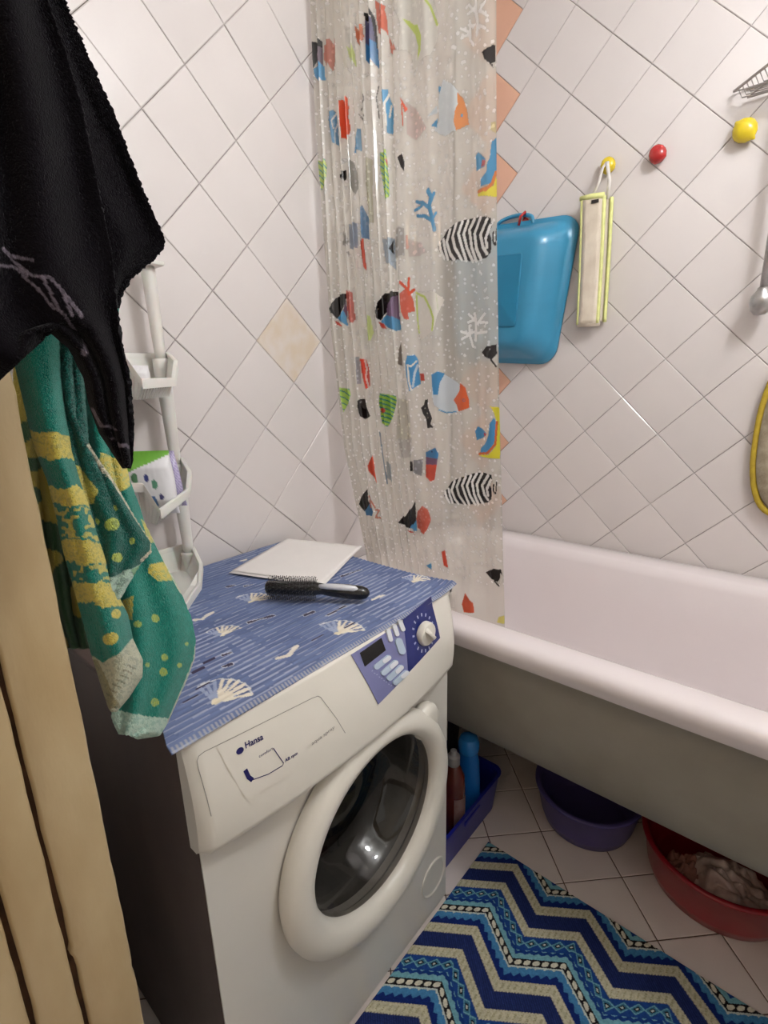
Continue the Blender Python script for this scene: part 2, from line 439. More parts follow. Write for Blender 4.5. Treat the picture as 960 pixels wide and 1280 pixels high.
arc = np.zeros_like(Xc); arc[1:] = np.cumsum(np.hypot(np.diff(Xc[:, 400]), np.diff(Yc[:, 400])))[:, None]
pt = Paint(Xc-(1.07-0.98*Xc)*(CY-Yc), Z)      # the print is laid on the gathered sheet


def cz(o, sc):       # measuring windows on the photograph -> curtain plane
    def f(pts):
        out = []
        for (a, b) in pts:
            p = at(o[0]+a/sc, o[1]+b/sc, 1, CY); out.append((p[0], p[2]))
        return out
    return f


K = 6.857; PXM = 1/520.0/K       # one zoom pixel in metres on the curtain
# dots
white = (238, 236, 232)
dm = np.zeros(Xc.shape); step = 0.0165; AT = arc[-1, 0]
for a in np.arange(0.004, AT, step):
    for b in np.arange(0.78, 2.27, step):
        if RNG.random() < 0.12: continue
        ca0, cb0 = a+RNG.uniform(-.0075, .0075), b+RNG.uniform(-.0075, .0075); rr = RNG.uniform(0.0025, 0.0041)
        i0 = np.searchsorted(arc[:, 0], ca0-0.006); i1 = np.searchsorted(arc[:, 0], ca0+0.006)
        j0 = np.searchsorted(z, cb0-0.006); j1 = np.searchsorted(z, cb0+0.006)
        sub = (np.hypot(arc[i0:i1, j0:j1]-ca0, Z[i0:i1, j0:j1]-cb0) < rr); dm[i0:i1, j0:j1][sub] = 1
pt.put(dm, white, 0.9)
BLK, BLU, ORG, PUR, CRM, LIM, RED, YEL, GRN = (34, 27, 27), (84, 152, 196), (216, 96, 62), (110, 88, 118), (236, 232, 222), (196, 212, 112), (206, 72, 54), (236, 222, 80), (150, 190, 90)
TEA = (60, 130, 125)


def PG(f, pts, c, a=1.0): pt.poly(f(pts), c, a)
def ST(f, pts, w, c, a=1.0): pt.stroke(f(pts), w*PXM, c, a)


def striped(f, pts, c1, c2, n=7, w=10):
    P = np.array(pts, float); lo, hi = P.min(0), P.max(0); PG(f, pts, c1)
    save = pt.C.copy(); m0 = pt.C.copy()
    for k in range(n):
        yb = lo[1]-30+(hi[1]-lo[1]+40)*k/n
        ST(f, [(lo[0]-5, yb), (lo[0]+(hi[0]-lo[0])*0.45, yb+18), (hi[0]+5, yb+60)], w, c2)
    mask = Paint(pt.A, pt.B); mask.poly(f(pts), (255, 255, 255)); mk = mask.C[..., 3:]
    pt.C = pt.C*mk+save*(1-mk)


f = cz((380, 0), K)
PG(f, [(65, 370), (100, 345), (160, 350), (162, 400), (120, 420), (110, 520), (80, 590), (70, 500)], BLK)
PG(f, [(112, 420), (160, 400), (165, 560), (112, 545)], (120, 104, 116)); PG(f, [(80, 600), (120, 545), (175, 560), (185, 680), (150, 700), (90, 650)], BLU)
PG(f, [(170, 370), (215, 330), (262, 350), (268, 480), (250, 600), (215, 570), (170, 500)], ORG, .75)
PG(f, [(350, 230), (420, 230), (440, 480), (360, 400)], CRM, .8); PG(f, [(360, 400), (400, 400), (440, 480), (455, 600), (420, 560), (385, 470)], LIM, .85)
PG(f, [(430, 230), (470, 250), (500, 230), (515, 330), (500, 390), (450, 360)], (214, 110, 60), .9)
PG(f, [(525, 170), (600, 190), (632, 400), (530, 400)], (88, 84, 118)); PG(f, [(530, 380), (632, 360), (648, 580), (590, 550), (530, 520)], (58, 124, 178))
PG(f, [(515, 120), (545, 100), (580, 125), (615, 170), (630, 330), (640, 500), (606, 300), (570, 165), (520, 180)], BLK)
PG(f, [(610, 0), (650, 0), (650, 60), (700, 50), (690, 90), (710, 140), (725, 300), (700, 270), (640, 270), (620, 150)], ORG, .9)
PG(f, [(725, 290), (750, 330), (790, 440), (745, 430)], ORG, .8)
PG(f, [(215, 970), (250, 935), (285, 950), (300, 1230), (240, 1230), (210, 1010)], BLU, .9); ST(f, [(275, 960), (235, 1040), (250, 1100)], 16, CRM, .8); ST(f, [(285, 1050), (265, 1120), (268, 1230)], 16, CRM, .7)
PG(f, [(295, 870), (330, 840), (375, 850), (385, 930), (380, 1010), (400, 1100), (390, 1160), (320, 1190), (305, 1050)], (232, 92, 58))
for q in ([(505, 840), (512, 880), (490, 940)], [(470, 985), (490, 1000), (515, 1020)], [(640, 740), (620, 850), (640, 960), (645, 1010)]): ST(f, q, 13, BLK, .85)
PG(f, [(665, 790), (720, 770), (735, 830), (770, 900), (765, 1140), (710, 1150), (700, 1000), (670, 880)], BLU); ST(f, [(730, 810), (690, 900), (705, 1080)], 22, CRM); ST(f, [(750, 900), (735, 1000)], 20, CRM)
PG(f, [(870, 870), (960, 900), (1050, 1100), (960, 1180), (880, 1150)], (226, 150, 136), .45); PG(f, [(820, 840), (890, 930), (865, 970), (840, 900)], (224, 92, 62)); ST(f, [(835, 900), (848, 1080)], 12, ORG)
PG(f, [(455, 1115), (490, 1105), (500, 1300), (430, 1300)], BLU, .9)
f = cz((500, 0), K)
PG(f, [(-30, -300), (150, -320), (250, -180), (290, 0), (330, 130), (320, 330), (260, 470), (180, 510), (115, 590), (100, 440), (60, 420), (-10, 440), (0, 200), (-60, 60)], CRM, .88)
PG(f, [(20, 160), (80, 150), (150, 190), (180, 300), (175, 430), (150, 490), (155, 380), (130, 260), (90, 210)], LIM); ST(f, [(150, -200), (210, 0), (260, 50), (290, 120), (320, 190)], 18, LIM)
for q in ([(590, 40), (650, 100), (665, 200), (660, 310)], [(580, 120), (640, 60)], [(650, 0), (650, 90)], [(730, 40), (680, 120), (750, 160)], [(600, 190), (600, 330), (630, 380)], [(520, 255), (590, 270)], [(525, 335), (590, 290)], [(590, 210), (640, 215)], [(670, 240), (730, 270)]): ST(f, q, 20, white)
PG(f, [(700, 470), (750, 430), (800, 395), (820, 400), (820, 540), (770, 565), (720, 530)], BLK); PG(f, [(770, 565), (805, 605), (790, 560)], BLK)
PG(f, [(330, 800), (370, 660), (500, 790), (495, 900), (490, 1130), (380, 1150), (290, 1110), (330, 1030)], (224, 231, 234), .95)
PG(f, [(330, 720), (355, 720), (335, 800)], BLU); PG(f, [(265, 1080), (320, 1000), (320, 1080)], BLU); PG(f, [(240, 1000), (320, 880), (320, 960)], (200, 215, 222), .8)
PG(f, [(490, 800), (545, 850), (575, 940), (592, 1060), (530, 1100), (480, 1130), (458, 1050), (470, 960), (495, 900)], (226, 146, 88)); pt.blob(f([(530, 990)])[0], .0028, BLU)
PG(f, [(780, 1060), (822, 1050), (822, 1150), (775, 1130)], YEL, .5)
f = cz((380, 170), K)
striped(f, [(120, 215), (180, 210), (197, 260), (190, 360), (150, 480), (130, 350), (115, 260)], (178, 200, 96), TEA, 6)
PG(f, [(305, 310), (335, 300), (362, 285), (370, 350), (345, 390), (310, 345)], BLK); PG(f, [(380, 210), (430, 220), (455, 300), (470, 420), (440, 500), (400, 450), (380, 300)], (84, 84, 70), .7)
PG(f, [(530, 200), (590, 200), (590, 560), (600, 750), (565, 760), (545, 560), (530, 400)], (176, 174, 90), .5)
striped(f, [(650, 140), (700, 130), (715, 250), (730, 400), (735, 520), (700, 560), (680, 420), (650, 260)], (160, 190, 70), TEA, 9)
PG(f, [(690, 210), (715, 215), (715, 270)], RED, .8); PG(f, [(800, 190), (840, 160), (862, 230), (860, 310), (830, 280)], BLK)
PG(f, [(385, 745), (460, 745), (465, 960), (395, 960)], (118, 150, 190), .65); PG(f, [(480, 620), (500, 600), (555, 690), (562, 880), (490, 880)], (70, 128, 178), .9)
PG(f, [(480, 880), (510, 890), (538, 1160), (510, 1130)], (204, 70, 40)); PG(f, [(335, 800), (380, 900), (375, 935), (335, 930)], BLK, .55); PG(f, [(360, 1000), (390, 990), (390, 1040)], BLK, .55)
PG(f, [(670, 880), (780, 880), (790, 1150), (700, 1080)], (96, 150, 190), .6); PG(f, [(790, 780), (860, 800), (860, 1030), (780, 1040)], (90, 90, 96), .45)
PG(f, [(770, 890), (776, 1020), (725, 980)], (20, 22, 40)); PG(f, [(870, 880), (1000, 900), (1050, 1000), (900, 1040)], (214, 140, 130), .35); ST(f, [(880, 870), (885, 960)], 30, RED, .6)
f = cz((500, 170), K)
for q, w in (([(240, 470), (265, 520), (250, 600), (272, 700), (295, 800)], 36), ([(290, 490), (265, 560), (245, 610)], 28), ([(145, 550), (190, 560), (250, 620)], 26), ([(130, 625), (190, 585)], 24), ([(150, 670), (210, 680), (270, 730)], 26), ([(308, 655), (280, 710)], 22)): ST(f, q, w, BLU)
PG(f, [(650, 160), (670, 140), (735, 215), (725, 275), (655, 298)], BLU); PG(f, [(705, 215), (735, 225), (720, 275), (695, 275)], (190, 110, 112))
PG(f, [(665, 500), (740, 480), (800, 430), (828, 340), (830, 530), (670, 522)], YEL)
PG(f, [(785, 60), (830, 20), (830, 330), (780, 420), (690, 440), (690, 380), (740, 320), (745, 250), (770, 200)], BLU); ST(f, [(678, 475), (740, 465), (790, 415), (822, 320)], 26, (214, 128, 70))


def zebra(f, T):
    body = [(370, 860), (410, 790), (500, 740), (600, 700), (700, 695), (780, 710), (785, 790), (760, 830), (780, 880), (780, 1000), (740, 1050), (640, 1070), (440, 1060), (385, 1050), (340, 990), (325, 940), (350, 890)]
    PG(f, T(body), BLK)
    for q in ([(338, 905), (352, 980), (380, 1045)], [(372, 880), (385, 960), (410, 1050)], [(430, 795), (400, 900), (430, 1000), (465, 1062)], [(482, 755), (450, 860), (470, 960), (530, 1065)],
              [(535, 735), (500, 840), (530, 950), (568, 1068)], [(585, 722), (545, 840), (575, 960), (625, 1072)], [(640, 703), (595, 800), (615, 950), (655, 1072)], [(690, 703), (640, 830), (655, 960), (695, 1062)],
              [(745, 725), (690, 850), (712, 960), (745, 1015)], [(772, 775), (735, 880), (745, 960)]): ST(f, T(q), 23, white)
    for q in ([(765, 850), (750, 900), (770, 930)], [(800, 830), (795, 900), (815, 940)]): ST(f, T(q), 12, BLK)
    ST(f, T([(826, 800), (820, 940)]), 9, BLK)


zebra(f, lambda q: q)
f = cz((390, 340), K)
PG(f, [(145, 310), (200, 230), (250, 195), (297, 180), (290, 250), (260, 330), (215, 405), (160, 350)], BLK); PG(f, [(220, 400), (265, 330), (295, 360), (310, 465), (260, 440)], BLU)
PG(f, [(265, 330), (290, 250), (310, 400)], PUR); PG(f, [(295, 150), (350, 180), (360, 300), (375, 400), (350, 440), (320, 430), (300, 300)], RED, .85); PG(f, [(195, 420), (230, 430), (265, 470), (215, 455)], RED)
PG(f, [(445, 210), (530, 205), (540, 590), (500, 615), (470, 500)], CRM, .85); PG(f, [(470, 370), (500, 380), (530, 520), (500, 590), (480, 590)], LIM, .9)
PG(f, [(740, 200), (680, 215), (645, 270), (640, 370), (755, 430)], (118, 92, 122)); PG(f, [(640, 370), (755, 410), (765, 495), (720, 510), (640, 470), (590, 420)], BLU)
PG(f, [(540, 340), (560, 260), (620, 190), (680, 172), (740, 170), (740, 200), (680, 220), (650, 270), (640, 350), (590, 415), (550, 400)], BLK)
PG(f, [(565, 425), (610, 440), (645, 495), (600, 480)], RED); pt.blob(f([(565, 320)])[0], .0016, (150, 140, 110))
PG(f, [(750, 190), (800, 150), (840, 180), (870, 240), (885, 340), (820, 350), (832, 410), (790, 410), (760, 340)], (214, 82, 54), .92)
for q in ([(830, 60), (825, 170)], [(755, 95), (825, 160)], [(875, 150), (830, 190)]): ST(f, q, 26, (214, 82, 54))
PG(f, [(765, 600), (778, 810), (735, 790), (745, 660)], (86, 70, 58), .9)
PG(f, [(410, 740), (470, 755), (490, 830), (500, 980), (460, 1005), (430, 880)], (214, 76, 56)); ST(f, [(455, 760), (470, 830), (462, 900), (485, 980)], 22, (244, 214, 208))
PG(f, [(370, 730), (410, 720), (425, 960), (385, 960)], (104, 134, 168), .55)
striped(f, [(235, 990), (320, 1000), (332, 1050), (310, 1130), (270, 1200), (240, 1060)], (170, 208, 90), TEA, 5)
PG(f, [(390, 1100), (420, 1085), (455, 1090), (470, 1160), (500, 1234), (460, 1265), (410, 1234), (390, 1160)], BLK); pt.blob(f([(416, 1112)])[0], .0032, (150, 150, 150)); pt.blob(f([(416, 1112)])[0], .002, BLK)
PG(f, [(740, 1080), (830, 1100), (850, 1434), (720, 1434)], (186, 174, 96), .38)
striped(f, [(580, 1040), (720, 1060), (725, 1120), (690, 1260), (650, 1330), (600, 1300), (575, 1120)], (162, 206, 84), (40, 132, 128), 9, 13)
PG(f, [(590, 1170), (615, 1165), (635, 1190), (600, 1215)], RED)
f = cz((500, 340), K)
PG(f, [(135, 165), (290, 165), (385, 230), (320, 370), (290, 500), (180, 590), (150, 480)], CRM, .95); ST(f, [(140, 175), (210, 210), (260, 320), (285, 400), (275, 500)], 18, LIM); ST(f, [(142, 200), (150, 400), (165, 520)], 14, LIM); ST(f, [(310, 200), (325, 320)], 10, (210, 214, 190))
PG(f, [(45, 790), (60, 720), (130, 710), (155, 745), (165, 850), (178, 960), (110, 1000), (80, 1025), (55, 900)], (74, 146, 198)); ST(f, [(65, 800), (75, 930), (95, 1010)], 20, CRM); ST(f, [(140, 765), (95, 810), (60, 800)], 16, CRM); ST(f, [(150, 800), (125, 870), (110, 980)], 24, (200, 214, 226))
PG(f, [(170, 870), (205, 870), (212, 930), (180, 937)], RED)
for q in ([(640, 350), (650, 430), (650, 580)], [(590, 360), (650, 420)], [(585, 430), (650, 400)], [(725, 360), (670, 430), (650, 450)], [(745, 435), (670, 430)], [(740, 515), (655, 520)], [(595, 460), (595, 530), (625, 635)], [(525, 510), (590, 535)], [(530, 575), (590, 540)], [(625, 515), (595, 525)]): ST(f, q, 24, white)
PG(f, [(700, 690), (740, 640), (825, 620), (832, 700), (785, 750), (730, 730)], BLK); PG(f, [(780, 755), (840, 700), (840, 800)], CRM, .8); ST(f, [(780, 755), (822, 808)], 16, BLK); pt.blob(f([(770, 662)])[0], .0018, (120, 120, 120))
PG(f, [(270, 900), (300, 860), (380, 870), (500, 950), (540, 1000), (585, 1060), (590, 1160), (500, 1200), (380, 1205), (290, 1140), (275, 1050)], (212, 220, 226))
PG(f, [(268, 880), (320, 850), (385, 870), (340, 950), (325, 1055), (285, 1050), (275, 980)], (74, 146, 198)); PG(f, [(515, 950), (560, 990), (590, 1090), (592, 1165), (500, 1197), (485, 1140), (460, 1100), (510, 1020)], (226, 104, 62))
ST(f, [(330, 1180), (400, 1208), (480, 1200)], 12, (90, 150, 190)); pt.blob(f([(548, 1098)])[0], .004, (150, 110, 120)); pt.blob(f([(548, 1098)])[0], .0022, (226, 104, 62))
PG(f, [(215, 1095), (240, 1090), (238, 1150), (262, 1215), (275, 1250), (262, 1300), (290, 1330), (235, 1340), (225, 1260), (195, 1210), (180, 1165), (205, 1140)], BLK)
for q in ((215, 1170), (235, 1210), (240, 1250)): pt.blob(f([q])[0], .0018, (170, 165, 155))
PG(f, [(770, 1150), (850, 1160), (850, 1260), (822, 1234)], YEL)
f = cz((420, 510), K)
ST(f, [(375, 210), (400, 400), (440, 650)], 16, (70, 110, 140), .8); PG(f, [(430, 460), (470, 480), (480, 640), (440, 600)], (90, 130, 150), .6)
PG(f, [(530, 260), (650, 250), (640, 420), (560, 430)], (120, 112, 104), .35)
PG(f, [(315, 400), (350, 645), (330, 600), (280, 540), (270, 490)], (214, 76, 46)); PG(f, [(635, 460), (655, 450), (662, 540), (635, 545)], BLK); PG(f, [(665, 440), (745, 440), (735, 580), (665, 550)], (94, 96, 112), .75)
PG(f, [(770, 380), (850, 335), (880, 390), (870, 445), (770, 440)], (62, 128, 182)); PG(f, [(770, 420), (870, 432), (862, 500), (770, 490)], (120, 84, 110)); PG(f, [(770, 485), (864, 482), (845, 610), (810, 632), (770, 590)], (222, 78, 50)); pt.blob(f([(822, 372)])[0], .0024, (20, 50, 90))
PG(f, [(195, 820), (230, 730), (270, 695), (275, 790), (310, 860), (245, 890)], BLK); PG(f, [(245, 880), (290, 815), (318, 880), (310, 925), (260, 910)], (66, 118, 160))
for q in ([(285, 760), (335, 850)], [(340, 870), (370, 880), (340, 930), (380, 945)], [(290, 800), (300, 850)]): ST(f, q, 20, (196, 96, 62), .85)
PG(f, [(530, 980), (600, 920), (650, 850), (680, 800), (690, 1000), (630, 1035)], BLK); PG(f, [(630, 1035), (690, 960), (695, 1055)], BLU); PG(f, [(610, 1045), (690, 1085), (640, 1075)], RED)
PG(f, [(700, 880), (740, 830), (790, 870), (815, 960), (790, 1020), (750, 1075), (700, 1030), (690, 950)], (208, 80, 52), .92)
for q in ((735, 870), (770, 930), (720, 960)): pt.blob(f([q])[0], .0018, (214, 150, 130))
f = cz((510, 510), K)
PG(f, [(575, 200), (600, 160), (640, 180), (672, 220), (640, 262), (590, 280)], (74, 146, 198)); PG(f, [(650, 210), (675, 225), (655, 250)], (190, 80, 80))
PG(f, [(605, 410), (690, 400), (750, 330), (770, 150), (740, 60), (730, 0), (790, 0), (790, 440), (640, 425)], (228, 220, 60))
PG(f, [(700, 130), (735, 85), (757, 120), (745, 280), (700, 370), (620, 397), (625, 350), (660, 310), (690, 230)], (74, 146, 198)); ST(f, [(612, 398), (680, 388), (748, 310), (762, 120)], 20, (206, 104, 54))
zebra(f, lambda q: [(305+(a-325)*0.905, 560+(b-695)*0.72) for a, b in q])
f = cz((400, 520), 3.556)
PG(f, [(540, 600), (555, 590), (570, 670), (550, 660)], (214, 76, 50)); PG(f, [(470, 660), (495, 650), (497, 680)], BLU)
PG(f, [(735, 700), (770, 680), (805, 685), (810, 710), (790, 740), (760, 725)], BLK); ST(f, [(775, 735), (795, 757)], 14, BLK); PG(f, [(800, 700), (820, 720), (800, 750)], CRM, .7)
PG(f, [(535, 770), (590, 745), (585, 775), (560, 790), (572, 830), (545, 822)], BLK); PG(f, [(560, 790), (590, 775), (600, 850), (572, 840)], CRM, .7)
PG(f, [(645, 785), (665, 815), (682, 830), (685, 872), (640, 872), (630, 835)], (216, 92, 60)); PG(f, [(795, 895), (820, 890), (820, 928), (785, 920)], YEL, .8)
for a in ((740, 665), (765, 655), (790, 640), (700, 610), (720, 585), (690, 600), (735, 600)): ST(f, [a, (a[0]+8, a[1]+8)], 12, white, .7)
f = cz((380, 0), K)
cm = bpy.data.materials.new('printed clear vinyl'); cm.use_nodes = True; nt = cm.node_tree; N = nt.nodes; L = nt.links; N.clear()
out = N.new('ShaderNodeOutputMaterial'); at_ = N.new('ShaderNodeAttribute'); at_.attribute_name = 'print'
tr = N.new('ShaderNodeBsdfTransparent'); tr.inputs[0].default_value = (*lin((246, 244, 238)), 1)
df = N.new('ShaderNodeBsdfDiffuse'); df.inputs[0].default_value = (*lin((224, 218, 206)), 1)
tl = N.new('ShaderNodeBsdfTranslucent'); tl.inputs[0].default_value = (*lin((232, 228, 218)), 1)
milky = N.new('ShaderNodeMixShader'); milky.inputs[0].default_value = 0.45; L.new(df.outputs[0], milky.inputs[1]); L.new(tl.outputs[0], milky.inputs[2])
clear = N.new('ShaderNodeMixShader'); clear.inputs[0].default_value = 0.62; L.new(tr.outputs[0], clear.inputs[1]); L.new(milky.outputs[0], clear.inputs[2])
pd = N.new('ShaderNodeBsdfDiffuse'); L.new(at_.outputs['Color'], pd.inputs[0]); ptl = N.new('ShaderNodeBsdfTranslucent'); L.new(at_.outputs['Color'], ptl.inputs[0])
pm = N.new('ShaderNodeMixShader'); pm.inputs[0].default_value = 0.3; L.new(pd.outputs[0], pm.inputs[1]); L.new(ptl.outputs[0], pm.inputs[2])
mx = N.new('ShaderNodeMixShader'); L.new(at_.outputs['Alpha'], mx.inputs[0]); L.new(clear.outputs[0], mx.inputs[1]); L.new(pm.outputs[0], mx.inputs[2])
gl = N.new('ShaderNodeBsdfGlossy'); gl.inputs['Roughness'].default_value = 0.09; gl.inputs[0].default_value = (1, 1, 1, 1)
gm = N.new('ShaderNodeMixShader'); L.new(schlick(N, L, 0.7), gm.inputs[0]); L.new(mx.outputs[0], gm.inputs[1]); L.new(gl.outputs[0], gm.inputs[2]); L.new(gm.outputs[0], out.inputs[0])
cur = empty('shower_curtain', (0.28, CY, 0.60), 'clear vinyl shower curtain printed with tropical fish, hanging gathered inside the tub', 'curtain')
grid('curtain_sheet', Pc, cm, cur, pt.C, flip=True)
for k in range(9):
    x = 0.03+0.055*k
    MB().tube([(x, CY+0.021*math.cos(a), 2.292+0.021*math.sin(a)) for a in np.linspace(0, 2*math.pi, 14)[:-1]], 0.002, 6, closed=True).build('ring', m_wplastic, cur)
MB().tube([(0.0, CY, 2.30), (RX, CY, 2.30)], 0.0125, 14).build('curtain_rod', m_chrome, None, smooth=True)
tag(bpy.data.objects['curtain_rod'], 'chrome shower curtain rod running from wall to wall above the tub', 'rod')

# ================================================================== THINGS ON THE BACK WALL
m_blue = mat('blue plastic', (56, 140, 178), rough=0.3, noise=0.12, nscale=7, coat=0.15, bump=0.05, bscale=30)
m_blue2 = mat('blue plastic panel', (34, 122, 160), rough=0.32, noise=0.1, nscale=8)
bb = empty('blue_basin', (0.22, -0.05, 1.53), 'blue rectangular plastic basin hung bottom outwards on the tiled wall', 'basin')


def bas(pts_r, yv, cx=0.0, cz_=0.0, ang=0.0):
    o = []
    for (a, b) in pts_r:
        a2, b2 = a*math.cos(ang)-b*math.sin(ang), a*math.sin(ang)+b*math.cos(ang); o.append((0.220+cx+a2, yv, 1.520+cz_+b2*0.97))
    return o


def trap(w, h, r, k=0.0):
    P = rrect(-w, w, -h, h, r, 7); return [(a*(1+k*b/h), b) for a, b in P]


A_ = -0.065; kk = 0.07
rg = [bas(trap(0.196, 0.212, 0.05, kk), -0.006, ang=A_), bas(trap(0.208, 0.222, 0.055, kk), -0.006, ang=A_), bas(trap(0.208, 0.222, 0.055, kk), -0.016, ang=A_), bas(trap(0.197, 0.211, 0.055, kk), -0.018, ang=A_),
      bas(trap(0.186, 0.202, 0.06, kk), -0.034, ang=A_), bas(trap(0.158, 0.182, 0.05, kk), -0.085, ang=A_), bas(trap(0.135, 0.165, 0.045, kk), -0.108, ang=A_), bas(trap(0.115, 0.150, 0.03, kk), -0.113, ang=A_)]
loft(rg).build('basin_body', m_blue, bb, smooth=True)
loft([bas(trap(0.088, 0.108, 0.008), -0.112, 0.008, 0.0, A_), bas(trap(0.088, 0.108, 0.008), -0.1155, 0.008, 0.0, A_), bas(trap(0.084, 0.104, 0.006), -0.117, 0.008, 0.0, A_)]).build('base_panel', m_blue2, bb, bevel=0.001)
hp = [(0.240+0.062*math.cos(a), -0.013, 1.745+0.019*math.sin(a)) for a in np.linspace(math.pi, 0, 14)]
hp = [(a, b, c-0.010) for a, b, c in hp]
MB().tube([(0.17, -0.013, 1.715)]+hp+[(0.31, -0.013, 1.70)], 0.006, 8).build('handle', m_blue, bb, smooth=True)

m_redp = mat('glossy red plastic', (182, 34, 34), rough=0.22, coat=0.4, noise=0.15, nscale=30)
m_yelp = mat('glossy yellow plastic', (222, 196, 32), rough=0.25, coat=0.4, noise=0.2, nscale=24, col2=(214, 170, 30))
m_leaf = mat('green plastic leaf', (84, 120, 40), rough=0.4)


def fruit(name, c, r, m, label, ang=0.6, parts=True, kx=1.25, lemon=False):
    t = empty(name, (c[0], 0, c[2]), label, 'hook', 'fruit shaped hooks on the back wall')
    if lemon: prof = [(0.0, -1.28), (0.12, -1.2), (0.22, -1.05), (0.62, -0.82), (0.92, -0.4), (1.0, 0), (0.92, 0.4), (0.62, 0.82), (0.24, 1.05), (0.12, 1.18), (0, 1.24)]
    else: prof = [(0.0, -0.92), (0.3, -1.0), (0.7, -0.82), (0.96, -0.35), (1.0, 0.05), (0.9, 0.5), (0.6, 0.92), (0.25, 1.08), (0, 1.12)]
    mb = MB().lathe([(a*r, b*r*kx/1.25) for a, b in prof], (0, 0, 0), 20); R_ = Matrix.Rotation(-ang, 4, 'Y')
    mb.v = [tuple(R_ @ Vector(p)) for p in mb.v]; mb.v = [(p[0]+c[0], p[1]*0.75+c[1], p[2]+c[2]) for p in mb.v]
    mb.build('fruit', m, t, smooth=True)
    tip = R_ @ Vector((0, 0, -r*0.95)); tp = (c[0]+tip.x, c[1], c[2]+tip.z)
    MB().tube([(c[0]-0.2*r, -0.002, c[2]-0.3*r), (c[0]-0.1*r, c[1]*0.8, c[2]-0.6*r)], 0.004, 8).build('peg', m_wplastic, t)
    return t


p = at(822, 193, 1, -0.018); fruit('fruit_hook', p, 0.0215, m_redp, 'red strawberry shaped wall hook', 0.5)
p = at(931, 163, 1, -0.018); fruit('fruit_hook', p, 0.026, m_yelp, 'yellow lemon shaped wall hook below the wire soap dish', 0.75, lemon=True)
p = at(760, 207, 1, -0.016); yh = fruit('fruit_hook', p, 0.02, m_yelp, 'yellow wall hook holding the straps of the long back scrubber', 0.4)
t = empty('red_hook', (0.262, 0, 1.755), 'small red hook holding the blue basin', 'hook')
q = at(655, 272, 1, -0.02)
MB().tube([(q[0]-0.008, -0.001, q[2]+0.0), (q[0]-0.002, -0.012, q[2]+0.010), (q[0]+0.008, -0.030, q[2]+0.012), (q[0]-0.006, -0.032, q[2]+0.002), (q[0]-0.012, -0.030, q[2]-0.022)], 0.0042, 10).build('hook_arm', m_redp, t, smooth=True)
MB().lathe([(0.012, 0), (0.012, 0.003), (0.008, 0.005)], (q[0]-0.004, 0.0, q[2]-0.008), 18, 'y').build('plate', m_redp, t)

# long back scrubber
m_sisal = mat('worn sisal weave', (232, 220, 202), rough=0.95, noise=0.6, nscale=22, col2=(206, 190, 170), bump=0.5, bscale=420)
m_ytrim = mat('pale yellow cotton trim', (236, 238, 160), rough=0.8, noise=0.12, nscale=60, bump=0.4, bscale=500)
m_strap = mat('white cotton strap', (232, 226, 220), rough=0.9, bump=0.3, bscale=500)
sb_ = empty('back_scrubber', (0.51, -0.03, 1.58), 'long beige back scrubber with pale yellow trim hanging folded from a yellow hook', 'scrubber')
SP = lambda u, v, d: (0.462+0.012*v*0.9+u*(0.077-0.004*v), -0.030-d+0.006*math.sin(2.5*v), 1.752-0.345*v-0.010*u*(1-v))


def strip(name, u0, u1, d, m, th, v0=0.0, v1=1.0, n=26, parent=sb_, nu=4):
    P = np.array([[SP(u0+(u1-u0)*a/nu, v0+(v1-v0)*k/n, d) for k in range(n+1)] for a in range(nu+1)]); return grid(name, P, m, parent, solid=th)


strip('front_pad', 0.09, 0.80, 0.012, m_sisal, 0.008, v0=0.02)
strip('trim', 0.0, 0.10, 0.011, m_ytrim, 0.009, nu=1); strip('trim', 0.78, 0.90, 0.011, m_ytrim, 0.009, nu=1)
strip('back_pad', 0.15, 0.97, -0.012, m_sisal, 0.008, v0=0.0, v1=0.98)
strip('trim', 0.97, 1.08, -0.010, m_ytrim, 0.009, nu=1, v1=0.99); strip('trim', 0.05, 0.16, -0.012, m_ytrim, 0.009, nu=1, v1=0.98)
MB().tube([SP(-0.02, 0.01, 0.010), SP(0.4, 0.0, 0.014), SP(0.84, -0.005, 0.010)], 0.0075, 10).build('top_binding', m_ytrim, sb_, smooth=True)
MB().tube([SP(0.02, 0.998, 0.006), SP(0.5, 1.0, 0.008), SP(0.9, 0.998, 0.004)], 0.0085, 10).build('bottom_fold', m_sisal, sb_, smooth=True)
a_, b_ = SP(0.42, 0.045, 0.0175), SP(0.68, 0.035, 0.0175)
MB().box((a_[0], a_[1]-0.0015, a_[2]-0.004), (b_[0], a_[1]+0.001, a_[2]+0.0045)).build('tag_slot', mat('black print', (36, 32, 30), rough=0.7), sb_)
hk = (p[0], -0.038, p[2]-0.004)


def ribbon(pts, w, name, m, parent, th=0.0012, ax=(1, 0, 0)):
    P = np.array([[(q[0]+ax[0]*w*(k-0.5), q[1]+ax[1]*w*(k-0.5), q[2]+ax[2]*w*(k-0.5)) for q in pts] for k in (0, 1)]); return grid(name, P, m, parent, solid=th)


ribbon([SP(0.92, 0.02, 0.0), (p[0]+0.014, -0.036, p[2]-0.045), (p[0]+0.006, -0.036, p[2]-0.008), (p[0]+0.002, -0.03, p[2]+0.006)], 0.010, 'strap', m_strap, sb_)
ribbon([SP(0.32, 0.01, 0.0), (p[0]-0.018, -0.034, p[2]-0.05), (p[0]-0.008, -0.034, p[2]-0.008), (p[0]+0.0, -0.03, p[2]+0.004)], 0.008, 'strap', m_strap, sb_)

